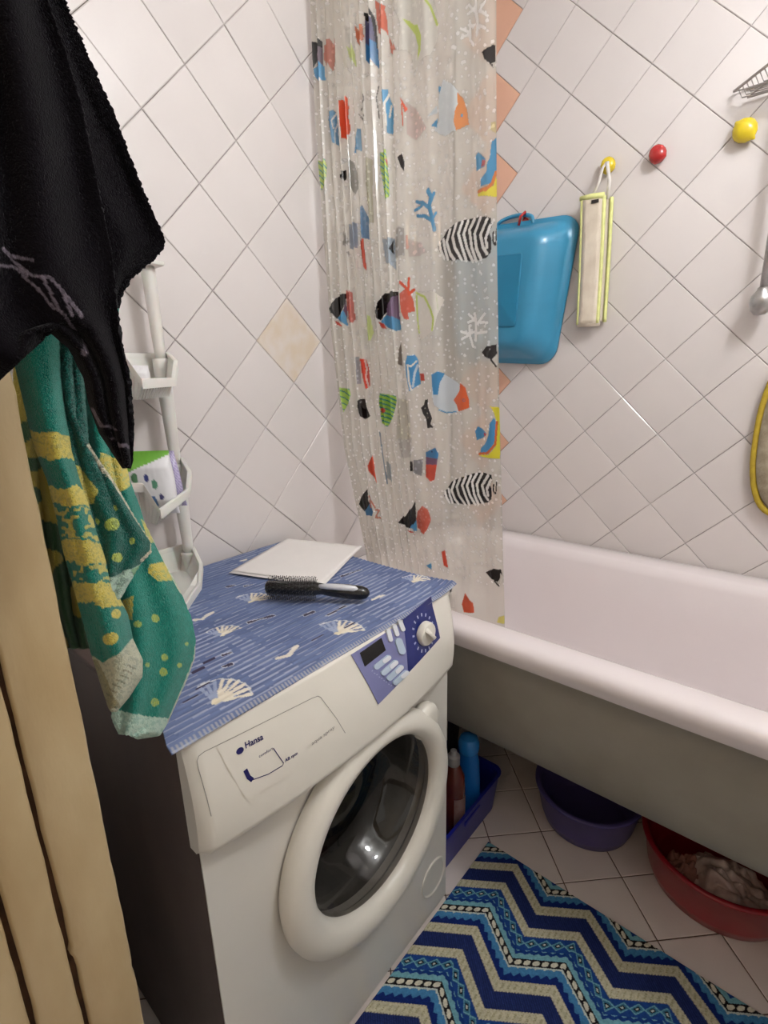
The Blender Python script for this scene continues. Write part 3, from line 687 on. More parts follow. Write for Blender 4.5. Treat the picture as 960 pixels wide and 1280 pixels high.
# oval scrubber at the right edge
m_mustard = mat('mustard cotton trim', (196, 168, 52), rough=0.85, noise=0.2, nscale=60, bump=0.4, bscale=400)
m_loofah = mat('grey brown loofah', (178, 166, 142), rough=1.0, noise=0.5, nscale=40, col2=(124, 112, 90), bump=1.0, bscale=260)
ov = empty('oval_scrubber', (1.03, -0.03, 1.08), 'oval grey loofah pad with mustard trim hanging on the back wall', 'scrubber')
cx, czz, rx, rz = 1.030, 1.098, 0.070, 0.205
ell = lambda k, y, n=40: [(cx+k*rx*math.copysign(abs(math.cos(a))**0.85, math.cos(a)), y, czz+k*rz*math.copysign(abs(math.sin(a))**0.85, math.sin(a))) for a in np.linspace(0, 2*math.pi, n, endpoint=False)]
loft([ell(0.9, -0.010), ell(0.94, -0.020), ell(0.9, -0.030), ell(0.6, -0.035), ell(0.2, -0.037)], capa=True).build('pad', m_loofah, ov, smooth=True)
MB().tube(ell(1.0, -0.02), 0.008, 8, closed=True).build('trim', m_mustard, ov, smooth=True)
ribbon([(cx, -0.02, czz+rz), (cx+0.004, -0.012, czz+rz+0.08), (cx, -0.008, czz+rz+0.155)], 0.012, 'strap', m_strap, ov)
t = empty('wall_hook', (cx, 0, 1.455), 'white wall hook holding the oval scrubber', 'hook')
MB().lathe([(0.018, 0), (0.018, 0.003), (0.006, 0.006), (0.006, 0.02), (0.009, 0.022)], (cx, -0.0, 1.455), 18, 'y').build('hook_body', m_wplastic, t)

# shower rail with its lower wall mount
sr = empty('shower_rail', (0.93, -0.045, 1.42), 'grey metal shower rail with ball shaped lower end on the back wall', 'rail')
MB().tube([(0.930, -0.052, 1.44), (0.930, -0.052, 1.85)], 0.0095, 14).build('rail_tube', m_steel, sr, smooth=True)
MB().lathe([(0.0, -0.032), (0.012, -0.030), (0.022, -0.018), (0.026, 0), (0.023, 0.014), (0.013, 0.026), (0.012, 0.032), (0.0, 0.032)], (0.929, -0.052, 1.424), 24).build('end_ball', m_steel, sr, smooth=True)
MB().tube([(0.929, -0.03, 1.424), (0.929, 0.0, 1.424)], 0.011, 12).build('bracket', m_steel, sr); MB().tube([(0.93, -0.045, 1.83), (0.93, 0.0, 1.83)], 0.011, 12).build('bracket', m_steel, sr)

# wire soap dish
m_wire = mat('dull wire', (168, 162, 158), rough=0.35, metal=0.85)
sd = empty('wire_soap_dish', (0.93, -0.04, 1.91), 'grey wire soap dish with slanted end on the tiled wall', 'soap dish')
zt = 1.912
top = [(0.806, -0.012, zt), (0.890, -0.105, zt), (1.08, -0.105, zt), (1.08, -0.004, zt), (0.835, -0.004, zt)]
MB().tube(top, 0.0032, 8, closed=True).build('rim', m_wire, sd)
low_ = [(0.835, -0.012, zt-0.022), (0.900, -0.085, zt-0.022), (1.06, -0.085, zt-0.022), (1.06, -0.008, zt-0.022)]
MB().tube(low_, 0.0022, 6, closed=True).build('base_wire', m_wire, sd)
for k in range(1, 9):
    u = k/9; a = np.array(top[0])*(1-u)+np.array(top[1])*u
    MB().tube([tuple(a), (a[0]+0.010, a[1]+0.002, zt-0.022), (1.06, a[1]+0.002, zt-0.022), (1.08, a[1], zt)], 0.0014, 6).build('wire', m_wire, sd)

# ================================================================== WASHING MACHINE
m_wm = mat('aged white enamel steel', (222, 217, 208), rough=0.3, noise=0.05, nscale=5, coat=0.2)
m_wm2 = mat('white machine plastic', (228, 223, 212), rough=0.32, noise=0.04, nscale=8)
m_side = mat('dark brown machine side', (84, 68, 61), rough=0.5, noise=0.6, nscale=8, col2=(56, 43, 40), bump=0.25, bscale=26, stretch=(1, 1, 0.35))  # dark brown for the machine's left side and the strip above it
Y0, Y1, XF, TOP = -1.428, -0.836, 0.545, 0.836
wm = empty('washing_machine', (0.29, -1.13, 0), 'white front loading washing machine between the doorway and the tub', 'washing machine')
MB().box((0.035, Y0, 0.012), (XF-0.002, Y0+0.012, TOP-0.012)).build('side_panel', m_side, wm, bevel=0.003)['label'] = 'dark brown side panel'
MB().box((0.035, Y1-0.008, 0.012), (XF-0.002, Y1, TOP-0.012)).build('side_panel', m_wm, wm, bevel=0.002)
MB().box((0.035, Y0+0.012, 0.012), (0.043, Y1-0.008, TOP-0.012)).build('back_panel', m_wm, wm)
MB().box((0.03, Y0-0.002, TOP-0.012), (XF+0.004, Y1+0.002, TOP)).build('top_panel', m_wm2, wm, bevel=0.004)
MB().box((0.06, Y0+0.02, 0.0), (XF-0.02, Y1-0.02, 0.03)).build('base', m_dark, wm)
DC = np.array([XF, -1.098, 0.461]); DR = 0.226


def frame_panel(hole, R, x, x2):
    n = 64; v = []; f = []
    for xx in (x, x2):
        v += [(xx, hole[1]+R*math.cos(a), hole[2]+R*math.sin(a)) for a in np.linspace(0, 2*math.pi, n, endpoint=False)]
        for k in range(n):
            a = 2*math.pi*k/n; c_, s_ = math.cos(a), math.sin(a)
            ty = ((Y1-0.001) if c_ > 0 else (Y0+0.001)); tz = (0.69 if s_ > 0 else 0.012)
            t1 = (ty-hole[1])/c_ if abs(c_) > 1e-9 else 1e9; t2 = (tz-hole[2])/s_ if abs(s_) > 1e-9 else 1e9; t_ = min(t1, t2)
            v.append((xx, hole[1]+t_*c_, hole[2]+t_*s_))
    # snap the nearest spokes to the corners
    for base in (n, 3*n):
        for cy in (Y0+0.001, Y1-0.001):
            for cz2 in (0.012, 0.69):
                k = min(range(n), key=lambda i: abs(v[base+i][1]-cy)+abs(v[base+i][2]-cz2)); v[base+k] = (v[base+k][0], cy, cz2)
    for k in range(n):
        j = (k+1) % n; f += [(k, j, n+j, n+k), (2*n+k, 3*n+k, 3*n+j, 2*n+j), (k, 2*n+k, 2*n+j, j), (n+k, n+j, 3*n+j, 3*n+k)]
    return MB().add(v, f)


frame_panel(DC, 0.175, XF, XF-0.02).build('front_panel', m_wm, wm)
# drum behind the door
m_gasket = mat('grey rubber gasket', (120, 118, 114), rough=0.45, noise=0.3, nscale=12)
m_drum = mat('dark steel drum', (70, 68, 66), rough=0.35, metal=0.7, noise=0.2, nscale=20)
MB().lathe([(0.18, -0.012), (0.165, -0.02), (0.150, -0.04), (0.155, -0.06), (0.14, -0.09), (0.145, -0.11)], tuple(DC), 48, 'x', capa=False, capb=False).build('gasket', m_gasket, wm, smooth=True)
MB().lathe([(0.145, -0.10), (0.22, -0.12), (0.225, -0.36), (0.20, -0.38), (0.0, -0.38)], tuple(DC), 48, 'x', capa=False, capb=False).build('drum', m_drum, wm, smooth=True)
# fascia
YM = (Y0+Y1)/2


def fas_x(y, z):
    q = np.clip(1-((y-YM)/((Y1-Y0)/2))**2, 0, 1); v = np.clip((TOP-z)/0.165, 0, 1)
    return XF+0.004+q*(0.008+0.024*v)+0.016*np.sin(np.pi*np.minimum(v*0.72, 1))*(1.0)


ys = np.linspace(Y0-0.002, Y1+0.002, 60); vs = np.linspace(0, 1, 26)
zbot = 0.672
YY, VV = np.meshgrid(ys, vs, indexing='ij'); ZZ = TOP-VV*(TOP-zbot-0.004*np.cos((YY-YM)*9))
XX = fas_x(YY, ZZ)
# round the ends back
e = np.minimum(YY-ys[0], ys[-1]-YY); XX = XX-0.012*np.clip(1-e/0.012, 0, 1)**2
P1 = np.stack([XX, YY, ZZ], -1)
lip = np.stack([XX[:, -1]-0.006, YY[:, -1], ZZ[:, -1]-0.007], -1)[:, None]; und = np.stack([np.full(60, XF-0.004), YY[:, -1], ZZ[:, -1]-0.010], -1)[:, None]
tp = np.stack([np.full(60, XF-0.01), YY[:, 0], ZZ[:, 0]], -1)[:, None]
fo = grid('fascia', np.concatenate([tp, P1, lip, und], 1), m_wm2, wm, flip=False)
for yy, nm in ((ys[0], 0), (ys[-1], -1)):
    prof = [tuple(p_) for p_ in np.concatenate([P1[nm], lip[nm], und[nm]], 0)]; back = [(XF-0.02, yy, prof[-1][2]), (XF-0.02, yy, TOP)]
    MB().add(prof+back, [tuple(range(len(prof)+2))]).build('end_cap', m_wm2, wm)


def on_fascia(x, y):
    """photograph pixel -> (y, z) on the fascia"""
    xv = 0.57
    for _ in range(5): q_ = at(x, y, 0, xv); xv = float(fas_x(q_[1], q_[2]))
    return q_[1], q_[2]


def patch(name, yz, m, parent, off=0.0008, th=0.001, bev=0.0, cuts=0.02):
    bm = bmesh.new(); vs_ = [bm.verts.new((0, a, b)) for a, b in yz]; bm.faces.new(vs_)
    ya, yb = min(a for a, b in yz), max(a for a, b in yz); za, zb = min(b for a, b in yz), max(b for a, b in yz)
    for c in np.arange(ya+cuts, yb, cuts): bmesh.ops.bisect_plane(bm, geom=bm.verts[:]+bm.edges[:]+bm.faces[:], plane_co=(0, c, 0), plane_no=(0, 1, 0))
    for c in np.arange(za+cuts, zb, cuts): bmesh.ops.bisect_plane(bm, geom=bm.verts[:]+bm.edges[:]+bm.faces[:], plane_co=(0, 0, c), plane_no=(0, 0, 1))
    for v_ in bm.verts: v_.co.x = float(fas_x(v_.co.y, v_.co.z))+off+th
    bmesh.ops.recalc_face_normals(bm, faces=bm.faces)
    bm.faces.ensure_lookup_table()
    if sum(fc.normal.x for fc in bm.faces) < 0: bmesh.ops.reverse_faces(bm, faces=bm.faces)
    me = bpy.data.meshes.new(name); bm.to_mesh(me); bm.free(); return link(name, me, m, parent, solid=th, bevel=bev)


def fpoly(pts): return [on_fascia(*p_) for p_ in pts]


m_lav = mat('lavender control film', (122, 124, 168), rough=0.4, noise=0.08, nscale=20); m_navy = mat('navy control film', (30, 42, 112), rough=0.35, noise=0.15, nscale=30)
m_lcd = mat('black display', (12, 11, 14), rough=0.15); m_btn = mat('pale blue button', (176, 192, 208), rough=0.3, coat=0.3); m_btn2 = mat('white button cap', (222, 224, 228), rough=0.3, coat=0.3)
m_mark = mat('pale print', (170, 176, 204), rough=0.5); m_line = mat('thin grey line', (150, 146, 138), rough=0.6); m_navyink = mat('dark blue ink', (30, 28, 96), rough=0.5); m_greyink = mat('grey ink', (150, 146, 142), rough=0.5)
cp = patch('control_panel', fpoly([(438, 818), (508, 773), (509, 842), (472, 880)]), m_lav, wm); cp['label'] = 'lavender control panel with buttons'
npn = patch('dial_panel', fpoly([(503, 774), (538, 745), (549, 797), (509, 841)]), m_navy, wm, 0.0013); npn['label'] = 'navy blue panel behind the programme dial'
Z4 = lambda a, b: (430+a/7.385, 760+b/7.385)
patch('display', fpoly([Z4(138, 410), Z4(335, 272), Z4(375, 385), Z4(183, 535)]), m_lcd, cp, 0.0018, 0.001)['label'] = 'black display window'


def pill(a, b, w, n=6):
    a, b = np.array(a, float), np.array(b, float); d = b-a; L_ = np.hypot(*d); d /= L_; ang = math.atan2(d[1], d[0]); P = []
    for c, s0 in ((b, -90), (a, 90)):
        for k in range(n+1): t_ = ang+math.radians(s0+180*k/n); P.append((c[0]+w*math.cos(t_), c[1]+w*math.sin(t_)))
    return P


for (a, b) in (((285, 535), (395, 450)), ((350, 590), (460, 495)), ((405, 640), (510, 540)), ((460, 680), (560, 590))):
    q_ = [on_fascia(*Z4(*c_)) for c_ in pill(a, b, 24)]; patch('button', q_, m_btn, cp, 0.0018, 0.003)
    m_ = ((a[0]+b[0])/2+14, (a[1]+b[1])/2-12); q_ = [on_fascia(*Z4(*c_)) for c_ in pill(m_, b, 19)]; patch('button_cap', q_, m_btn2, cp, 0.0048, 0.001)
for (a, b) in (((395, 205), (415, 285)), ((450, 160), (475, 235)), ((503, 120), (530, 190))):
    q_ = [on_fascia(*Z4(*c_)) for c_ in pill(a, b, 19)]; patch('button', q_, m_btn2, cp, 0.0018, 0.003)
q_ = [on_fascia(*Z4(*c_)) for c_ in pill((490, 300), (520, 390), 32)]; patch('button', q_, m_btn, cp, 0.0018, 0.003)
for k in range(9):
    a = (250+k*22, 580+k*17); q_ = [on_fascia(*Z4(*c_)) for c_ in pill(a, (a[0]+7, a[1]+(4 if k % 2 else -5)), 3, 3)]; patch('mark', q_, m_mark, cp, 0.0016, 0.0003)
ky, kz = on_fascia(*Z4(728, 225)); kx = float(fas_x(ky, kz))
for k in range(16):
    a = 2*math.pi*k/16+0.2
    q_ = [(ky+r_*math.cos(a+d_), kz+r_*math.sin(a+d_)) for (r_, d_) in ((0.030, -.05), (0.036, -.05), (0.036, .05), (0.030, .05))]; patch('mark', q_, m_mark, npn, 0.0024, 0.0003)
kn = MB().lathe([(0.0235, 0.001), (0.0235, 0.010), (0.0215, 0.015), (0.0, 0.017)], (kx, ky, kz), 28, 'x')
kn.build('dial', m_wm2, wm, smooth=False, bevel=0.001)
gr = MB(); ang = -1.02
for sgn in (0,):
    P = [(-0.019, -0.0055), (0.019, -0.0055), (0.0205, 0.0), (0.019, 0.0055), (-0.019, 0.0055), (-0.0205, 0)]
    P2 = [(a*math.cos(ang)-b*math.sin(ang), a*math.sin(ang)+b*math.cos(ang)) for a, b in P]; P3 = [(a*0.8, b*0.5) for a, b in P2]
    gr.add([(kx+0.013, ky+a, kz+b) for a, b in P2]+[(kx+0.0245, ky+a, kz+b) for a, b in P3], [tuple(range(6, 12))]+[(i, (i+1) % 6, 6+(i+1) % 6, 6+i) for i in range(6)])
gr.build('dial_grip', m_wm2, wm, bevel=0.0012)


def fline(pts, w, m, name, parent, close=False, off=0.0002):
    Q = [np.array(on_fascia(*p_)) for p_ in pts]
    if close: Q.append(Q[0])
    mb = MB(); v = []; 
    for k, q in enumerate(Q):
        d = Q[min(k+1, len(Q)-1)]-Q[max(k-1, 0)]; d = d/np.hypot(*d); n_ = np.array([-d[1], d[0]])*w/2
        for s_ in (-1, 1): a = q+s_*n_; v.append((float(fas_x(a[0], a[1]))+off+0.0004, a[0], a[1]))
    mb.add(v, [(2*k, 2*k+2, 2*k+3, 2*k+1) for k in range(len(Q)-1)]); return mb.build(name, m, parent)


Zd = lambda a, b: (220+a/4, 860+b/4)
dpts = [Zd(*q) for q in [(175, 640), (150, 540), (110, 400), (104, 365), (112, 340), (140, 318), (300, 240), (500, 140), (680, 50), (708, 40), (722, 46), (740, 70), (800, 150), (845, 225)]]
dr_ = fline(dpts, 0.0011, m_line, 'drawer_outline', wm)
bpts = [Zd(*q) for q in [(205, 290), (260, 400), (345, 545), (375, 545), (500, 470), (700, 345), (850, 235)]]
fline(bpts, 0.0016, m_wm2, 'drawer_edge', wm, off=0.001)


def ftext(txt, p0, p1, h, m, name, parent, bold=False):
    cu = bpy.data.curves.new('t', 'FONT'); cu.body = txt; cu.size = 1.0; cu.resolution_u = 3; cu.offset = 0.02 if bold else 0.0
    to = bpy.data.objects.new('t', cu); COL.objects.link(to); bpy.context.view_layer.update()
    me = bpy.data.meshes.new_from_object(to.evaluated_get(bpy.context.evaluated_depsgraph_get())); bpy.data.objects.remove(to)
    a, b = np.array(on_fascia(*p0)), np.array(on_fascia(*p1)); ex = b-a; L_ = np.hypot(*ex); ex /= L_; ey = np.array([-ex[1], ex[0]])
    co = np.zeros(len(me.vertices)*3); me.vertices.foreach_get('co', co); co = co.reshape(-1, 3); w = co[:, 0].max()
    yz = a+ex*(co[:, :1]/w*L_)+ey*(co[:, 1:2]*h)
    xyz = np.stack([fas_x(yz[:, 0], yz[:, 1])+0.0009, yz[:, 0], yz[:, 1]], 1); me.vertices.foreach_set('co', xyz.ravel()); me.update()
    return link(name, me, m, parent)


ftext('Hansa', Zd(345, 302), Zd(436, 254), 0.012, m_navyink, 'lettering', wm, True)
patch('emblem', [(on_fascia(*Zd(319, 313))[0]+0.0055*math.cos(t_), on_fascia(*Zd(319, 313))[1]+0.0042*math.sin(t_)) for t_ in np.linspace(0, 2*math.pi, 14)[:-1]], m_navyink, wm, 0.0002, 0.0006)
ftext('comfort', Zd(413, 348), Zd(484, 306), 0.006, m_navyink, 'lettering', wm); ftext('AB rpm', Zd(545, 370), Zd(607, 330), 0.007, m_navyink, 'lettering', wm, True)
ftext('aqua spray', Zd(678, 286), Zd(792, 200), 0.008, m_greyink, 'lettering', wm)
fline([Zd(345, 408), Zd(362, 445), Zd(382, 460)], 0.006, m_navyink, 'logo_bar', wm); fline([Zd(382, 458), Zd(460, 430), Zd(530, 388), Zd(537, 375), Zd(485, 300)], 0.0012, m_navyink, 'logo_line', wm)
# door
ring_p = [(0.172, 0.004), (0.178, -0.002)]
RO, RI = 0.218, 0.150
prof = [(0.220, 0.003), (0.224, 0.012), (0.223, 0.024), (0.215, 0.034), (0.203, 0.041), (0.190, 0.043), (0.177, 0.040), (0.169, 0.032), (0.1655, 0.022), (0.168, 0.006)]
n = 96; v = []; f_ = []
for (r, h) in prof:
    for k in range(n):
        a = 2*math.pi*k/n
        hump = 0.0
        d = math.atan2(math.sin(a-0.62), math.cos(a-0.62))
        k_ = (r-0.16)/0.06
        hump = 0
        v.append((DC[0]+h, DC[1]+(r+hump)*math.cos(a), DC[2]-0.014*(r-0.165)/0.06+(r+hump)*math.sin(a)))
for i in range(len(prof)-1):
    for k in range(n): f_.append((i*n+k, i*n+(k+1) % n, (i+1)*n+(k+1) % n, (i+1)*n+k))
dring = MB().add(v, f_).build('door', m_wm2, wm, smooth=True); dring['label'] = 'round white porthole door ring'
m_glass = bpy.data.materials.new('smoky door glass'); m_glass.use_nodes = True; nt = m_glass.node_tree; N = nt.nodes; L = nt.links; N.clear()
o_ = N.new('ShaderNodeOutputMaterial'); a1 = N.new('ShaderNodeBsdfTransparent'); a1.inputs[0].default_value = (0.42, 0.41, 0.40, 1); a2 = N.new('ShaderNodeBsdfGlossy'); a2.inputs['Roughness'].default_value = 0.04
mxs = N.new('ShaderNodeMixShader'); L.new(schlick(N, L, 0.5), mxs.inputs[0]); L.new(a1.outputs[0], mxs.inputs[1]); L.new(a2.outputs[0], mxs.inputs[2]); L.new(mxs.outputs[0], o_.inputs[0])
MB().lathe([(0.168, 0.018), (0.158, 0.012), (0.136, -0.02), (0.128, -0.055), (0.105, -0.072), (0.06, -0.08), (0.0, -0.083)], tuple(DC), 64, 'x', capa=False, capb=False).build('door_glass', m_glass, dring, smooth=True)
hc = (DC[0], DC[1]+0.207*math.cos(0.72), DC[2]-0.01+0.207*math.sin(0.72))
MB().lathe([(0.034, 0.002), (0.038, 0.010), (0.038, 0.020), (0.033, 0.028), (0.022, 0.031), (0.0, 0.032)], hc, 40, 'x').build('door_handle', m_wm2, dring, smooth=True)
# pump cover
pc = at(546, 1090, 0, XF)
cv = MB().lathe([(0.047, 0.0), (0.047, 0.003), (0.044, 0.004), (0.041, 0.0015), (0.0, 0.0015)], (XF, min(pc[1], Y1-0.055), pc[2]-0.0), 40, 'x'); cv.build('pump_cover', m_wm, wm, smooth=False)

# ---------------- mat on the machine
m_mat = mat('printed foam mat', attr='print', rough=0.75, bump=0.15, bscale=300)
NUm, NVm = 330, 430
MB().box((0.03, Y0-0.003, TOP-0.013), (XF-0.004, -1.372, TOP+0.0012)).build('side_strip', m_side, wm, bevel=0.003)['label'] = 'dark brown strip along the top edge'  # dark brown strip on top of the machine along its left edge
xs = np.linspace(0.012, 0.556, NUm); yy = np.linspace(-1.448, -0.822, NVm); XA, YA = np.meshgrid(xs, yy, indexing='ij')
pm_ = Paint(XA, YA, (94, 108, 146), 1)
# ribs run parallel to the machine's front (along y)
rib = (np.abs(((XA-0.002*np.sin(YA*18))/0.0125) % 1-0.5) < 0.10).astype(float); rib *= (vnoise(XA, YA, 45, 3) > 0.25)
pm_.put((vnoise(XA, YA*0.25, 60, 5) > 0.55).astype(float), (82, 96, 134), .6); pm_.put((vnoise(XA*3, YA, 20, 6) > 0.62).astype(float), (108, 122, 158), .5)
pm_.put(rib, (160, 166, 188), .85)
mz = lambda pts: [tuple(at(220+a/3.692, 660+b/3.692, 2, TOP+0.004)[:2]) for a, b in pts]


def shell(c, r, ang, dark=True):
    cx_, cy_ = c
    for k in range(9):
        t_ = ang+math.radians(-62+124*k/8); w = (0.0042, 0.0042)
        tip = (cx_+r*math.cos(t_), cy_+r*math.sin(t_)); pm_.stroke([(cx_, cy_), tip], r*0.12, (226, 216, 196) if k < 6 else (150, 160, 186))
    pm_.stroke([(cx_+r*1.02*math.cos(ang+a), cy_+r*1.02*math.sin(ang+a)) for a in np.linspace(-1.1, 1.1, 12)], 0.0026, (206, 206, 206))
    pm_.blob((cx_, cy_), r*0.13, (226, 214, 186))


for (a, b, r, an) in ((345, 345, .040, 2.2), (745, 490, .046, 2.0), (215, 500, .036, 2.6)): shell(mz([(a, b)])[0], r, an)
q_ = at(265, 885, 2, TOP); shell((q_[0], q_[1]), .052, 2.2); q_ = at(525, 730, 2, TOP); shell((q_[0]-0.01, q_[1]-0.01), .035, 1.9)
for q in ([(85, 430), (120, 425), (165, 395)], [(470, 605), (520, 590), (555, 550)], [(910, 335), (955, 315)], [(300, 155), (320, 150)]): pm_.stroke(mz(q), 0.009, (222, 214, 200))
for q in ([(235, 275), (270, 268)], [(320, 272), (350, 265)], [(335, 440), (385, 425), (450, 408)], [(595, 408), (635, 392)], [(700, 408), (780, 365)], [(190, 605), (235, 590)], [(190, 660), (235, 645)], [(765, 225), (850, 195)]):
    pm_.stroke(mz(q), 0.009, (196, 198, 206)); pm_.stroke(mz(q), 0.006, (52, 44, 66))
q_ = at(315, 832, 2, TOP)
for (px, py) in ((232, 850), (250, 836), (242, 868), (226, 885), (438, 835 - 50), (398, 800)):
    q_ = at(px, py, 2, TOP); pm_.stroke([(q_[0], q_[1]-0.012), (q_[0], q_[1]+0.010)], 0.006, (52, 44, 70))
edge = (XA > 0.5485); pm_.put((edge & ((YA/0.006) % 1 < 0.5)).astype(float), (176, 172, 168), .6)
pm_.C[..., 3] = 1
ZA = TOP+0.0032+0.0012*(np.abs(((XA)/0.0125) % 1-0.5) < 0.2)+0.002*vnoise(XA, YA, 12, 8)
over = np.clip(XA-0.550, 0, 1); ZA = ZA-over*0.9
cr_ = np.clip((YA+0.90)/0.078, 0, 1)*np.clip((XA-0.40)/0.15, 0, 1); ZA = ZA+0.010*cr_**2
YS = YA+np.clip((-1.25-YA)/0.2, 0, 1)*np.clip((0.545-XA)/0.25, 0, 1)*0.085
matob = grid('printed_mat', np.stack([XA, YS, ZA], -1), m_mat, None, pm_.C, solid=0.0025)
tag(matob, 'blue ribbed mat with seashell print on top of the washing machine', 'mat')

# ---------------- paper sheets
m_paper = mat('white paper', (240, 234, 230), rough=0.8, noise=0.02, nscale=20)
zp = TOP+0.0105


def sheet(pts, z0, name, lab, lift=0.0):
    a, b, c, d = [at(*p_, 2, z0)[:2] for p_ in pts]; u = np.linspace(0, 1, 24); U_, V_ = np.meshgrid(u, u, indexing='ij')
    XY = (a*(1-U_)[..., None]+b*U_[..., None])*(1-V_)[..., None]+(d*(1-U_)[..., None]+c*U_[..., None])*V_[..., None]
    Z_ = z0+lift*(U_**2)*(V_)+0.001*np.sin(3*U_)*V_
    o = grid(name, np.concatenate([XY, Z_[..., None]], -1), m_paper, None, solid=0.0006); return tag(o, lab, 'paper', 'paper sheets on the machine')


sheet([(286, 716), (362, 676), (450, 686), (404, 733)], zp, 'paper_sheet', 'lower white paper sheet peeking out under the top sheet on the mat')
sheet([(290, 713), (359, 673), (453, 684), (402, 729)], zp+0.0022, 'paper_sheet', 'top blank white paper sheet behind the hairbrush', 0.003)

# ---------------- hairbrush
m_blackp = mat('black plastic', (16, 14, 15), rough=0.22, coat=0.4); m_silver = mat('silver plastic', (216, 216, 220), rough=0.35, metal=0.15); m_brist = mat('black bristles', (30, 28, 30), rough=0.6)
zb = TOP+0.034
hb = empty('hairbrush', (0.33, -1.02, TOP+0.008), 'black round hairbrush with silver inlay in the handle lying on the mat', 'hairbrush')
A3 = np.array(at(333, 734, 2, zb)); B3 = np.array(at(398, 736, 2, zb)); C3 = np.array(at(462, 742, 2, zb-0.008))
ax = (B3-A3)/np.linalg.norm(B3-A3)
MB().tube([A3, A3+ax*0.004, B3-ax*0.006, B3, B3+ax*0.012], [0.010, 0.0135, 0.0135, 0.012, 0.010], 20).build('barrel', m_blackp, hb, smooth=True)
dd = (C3-B3); path = [B3+dd*t_ for t_ in (0.0, 0.1, 0.3, 0.6, 0.85, 0.95, 1.0)]
MB().tube(path, [0.009, 0.011, 0.0135, 0.0145, 0.0135, 0.010, 0.003], 20).build('handle', m_blackp, hb, smooth=True)
side = np.array([RT[0], RT[1], 0]); tocam = (CAM-B3); tocam /= np.linalg.norm(tocam); perp = np.cross(ax, np.cross(tocam+np.array([0, 0, 0.9]), ax)); perp /= np.linalg.norm(perp)
sv = [B3+dd*t_+perp*h_ for t_, h_ in ((0.03, 0.009), (0.2, 0.0115), (0.5, 0.0125), (0.72, 0.0122), (0.82, 0.0095))]
MB().tube(sv, [0.004, 0.006, 0.0066, 0.006, 0.002], 12).build('silver_inlay', m_silver, hb, smooth=True)
br = MB(); up_ = np.cross(ax, np.array([0, 0, 1.0])); up_ /= np.linalg.norm(up_); w_ = np.cross(ax, up_)
Lb = np.linalg.norm(B3-A3)
for i in range(15):
    for k in range(14):
        a = 2*math.pi*(k+0.5*(i % 2))/14; c = A3+ax*(0.008+(Lb-0.016)*i/14); d = up_*math.cos(a)+w_*math.sin(a)
        ln = 0.023
        br.tube([c+d*0.012, c+d*ln], [0.0008, 0.0005], 4)
        br.tube([c+d*(ln-0.0005), c+d*(ln+0.0012)], [0.0010, 0.0008], 4)
bo = br.build('bristles', m_brist, hb); bo['kind'] = 'stuff'

# ================================================================== PLASTIC SHELF UNIT
m_shelf = mat('white shelf plastic', (226, 223, 216), rough=0.38, noise=0.04, nscale=14, sub=0.1)
su = empty('shelf_unit', (0.12, -1.2, TOP), 'white plastic tiered shelf with poles standing on the machine against the left wall', 'shelf')


def tier(z0, dp):
    rim = [(0.012, -1.125, z0), (0.05, -1.122, z0), (0.12, -1.145, z0-0.018), (0.142, -1.166, z0-0.050), (0.258, -1.283, z0-0.052), (0.205, -1.282, z0-0.012), (0.180, -1.31, z0-0.010), (0.165, -1.40, z0), (0.05, -1.42, z0), (0.012, -1.42, z0)]
    o1 = loft([[(a, b, c-0.016) for a, b, c in rim], rim, [((a-0.09)*0.93+0.09, (b+1.26)*0.93-1.26, c) for a, b, c in rim], [((a-0.09)*0.93+0.09, (b+1.26)*0.93-1.26, c-0.016) for a, b, c in rim]], capb=False)
    rimo = o1.build('basket_rim', m_shelf, su, bevel=0.0015)
    sc1, sc2 = 0.955, 0.80
    wall = [[((a-0.09)*s_+0.09, (b+1.26)*s_-1.26, (c-0.010) if s_ == sc1 else z0-dp) for a, b, c in rim] for s_ in (sc1, sc2)]
    loft(wall, capb=True).build('basket_body', m_shelf, su, solid=0.0025)
    n_ = len(rim)
    for k in range(n_-1):
        p0, p1 = np.array(wall[0][k]), np.array(wall[0][k+1]); q0, q1 = np.array(wall[1][k]), np.array(wall[1][k+1]); m_n = max(1, int(np.linalg.norm(p1-p0)/0.013))
        for j in range(m_n):
            t_ = (j+0.5)/m_n; MB().tube([p0*(1-t_)+p1*t_, q0*(1-t_)+q1*t_], 0.0018, 4).build('rib', m_shelf, rimo)


for z0, dp in ((1.328, 0.085), (1.112, 0.085), (0.910, 0.055)): tier(z0, dp)


def px_pole(z): return (0.048, -1.1365-(z-0.9)*0.014, z)


for (za, zb_) in ((0.8425, 0.90), (0.90, 1.10), (1.10, 1.316), (1.316, 1.487)):
    n_ = 12; zs = np.linspace(za, zb_, n_)
    MB().tube([px_pole(q) for q in zs], [0.0105+0.0065*(q-za)/(zb_-za)*(1 if zb_ < 1.4 else 0.5) for q in zs][::1], 16).build('pole', m_shelf, su, smooth=True)
for (za, zb_) in ((0.8425, 0.90), (0.90, 1.10), (1.10, 1.316), (1.316, 1.75)): MB().tube([(0.048, -1.405, za), (0.048, -1.405, zb_)], 0.012, 12).build('pole', m_shelf, su, smooth=True)
tp_ = px_pole(1.49); MB().box((tp_[0]-0.02, tp_[1]-0.02, 1.487), (tp_[0]+0.03, tp_[1]+0.02, 1.495)).build('top_clip', m_shelf, su, bevel=0.002)

# things in the baskets
m_pack = mat('printed white film', attr='print', rough=0.3, coat=0.3)


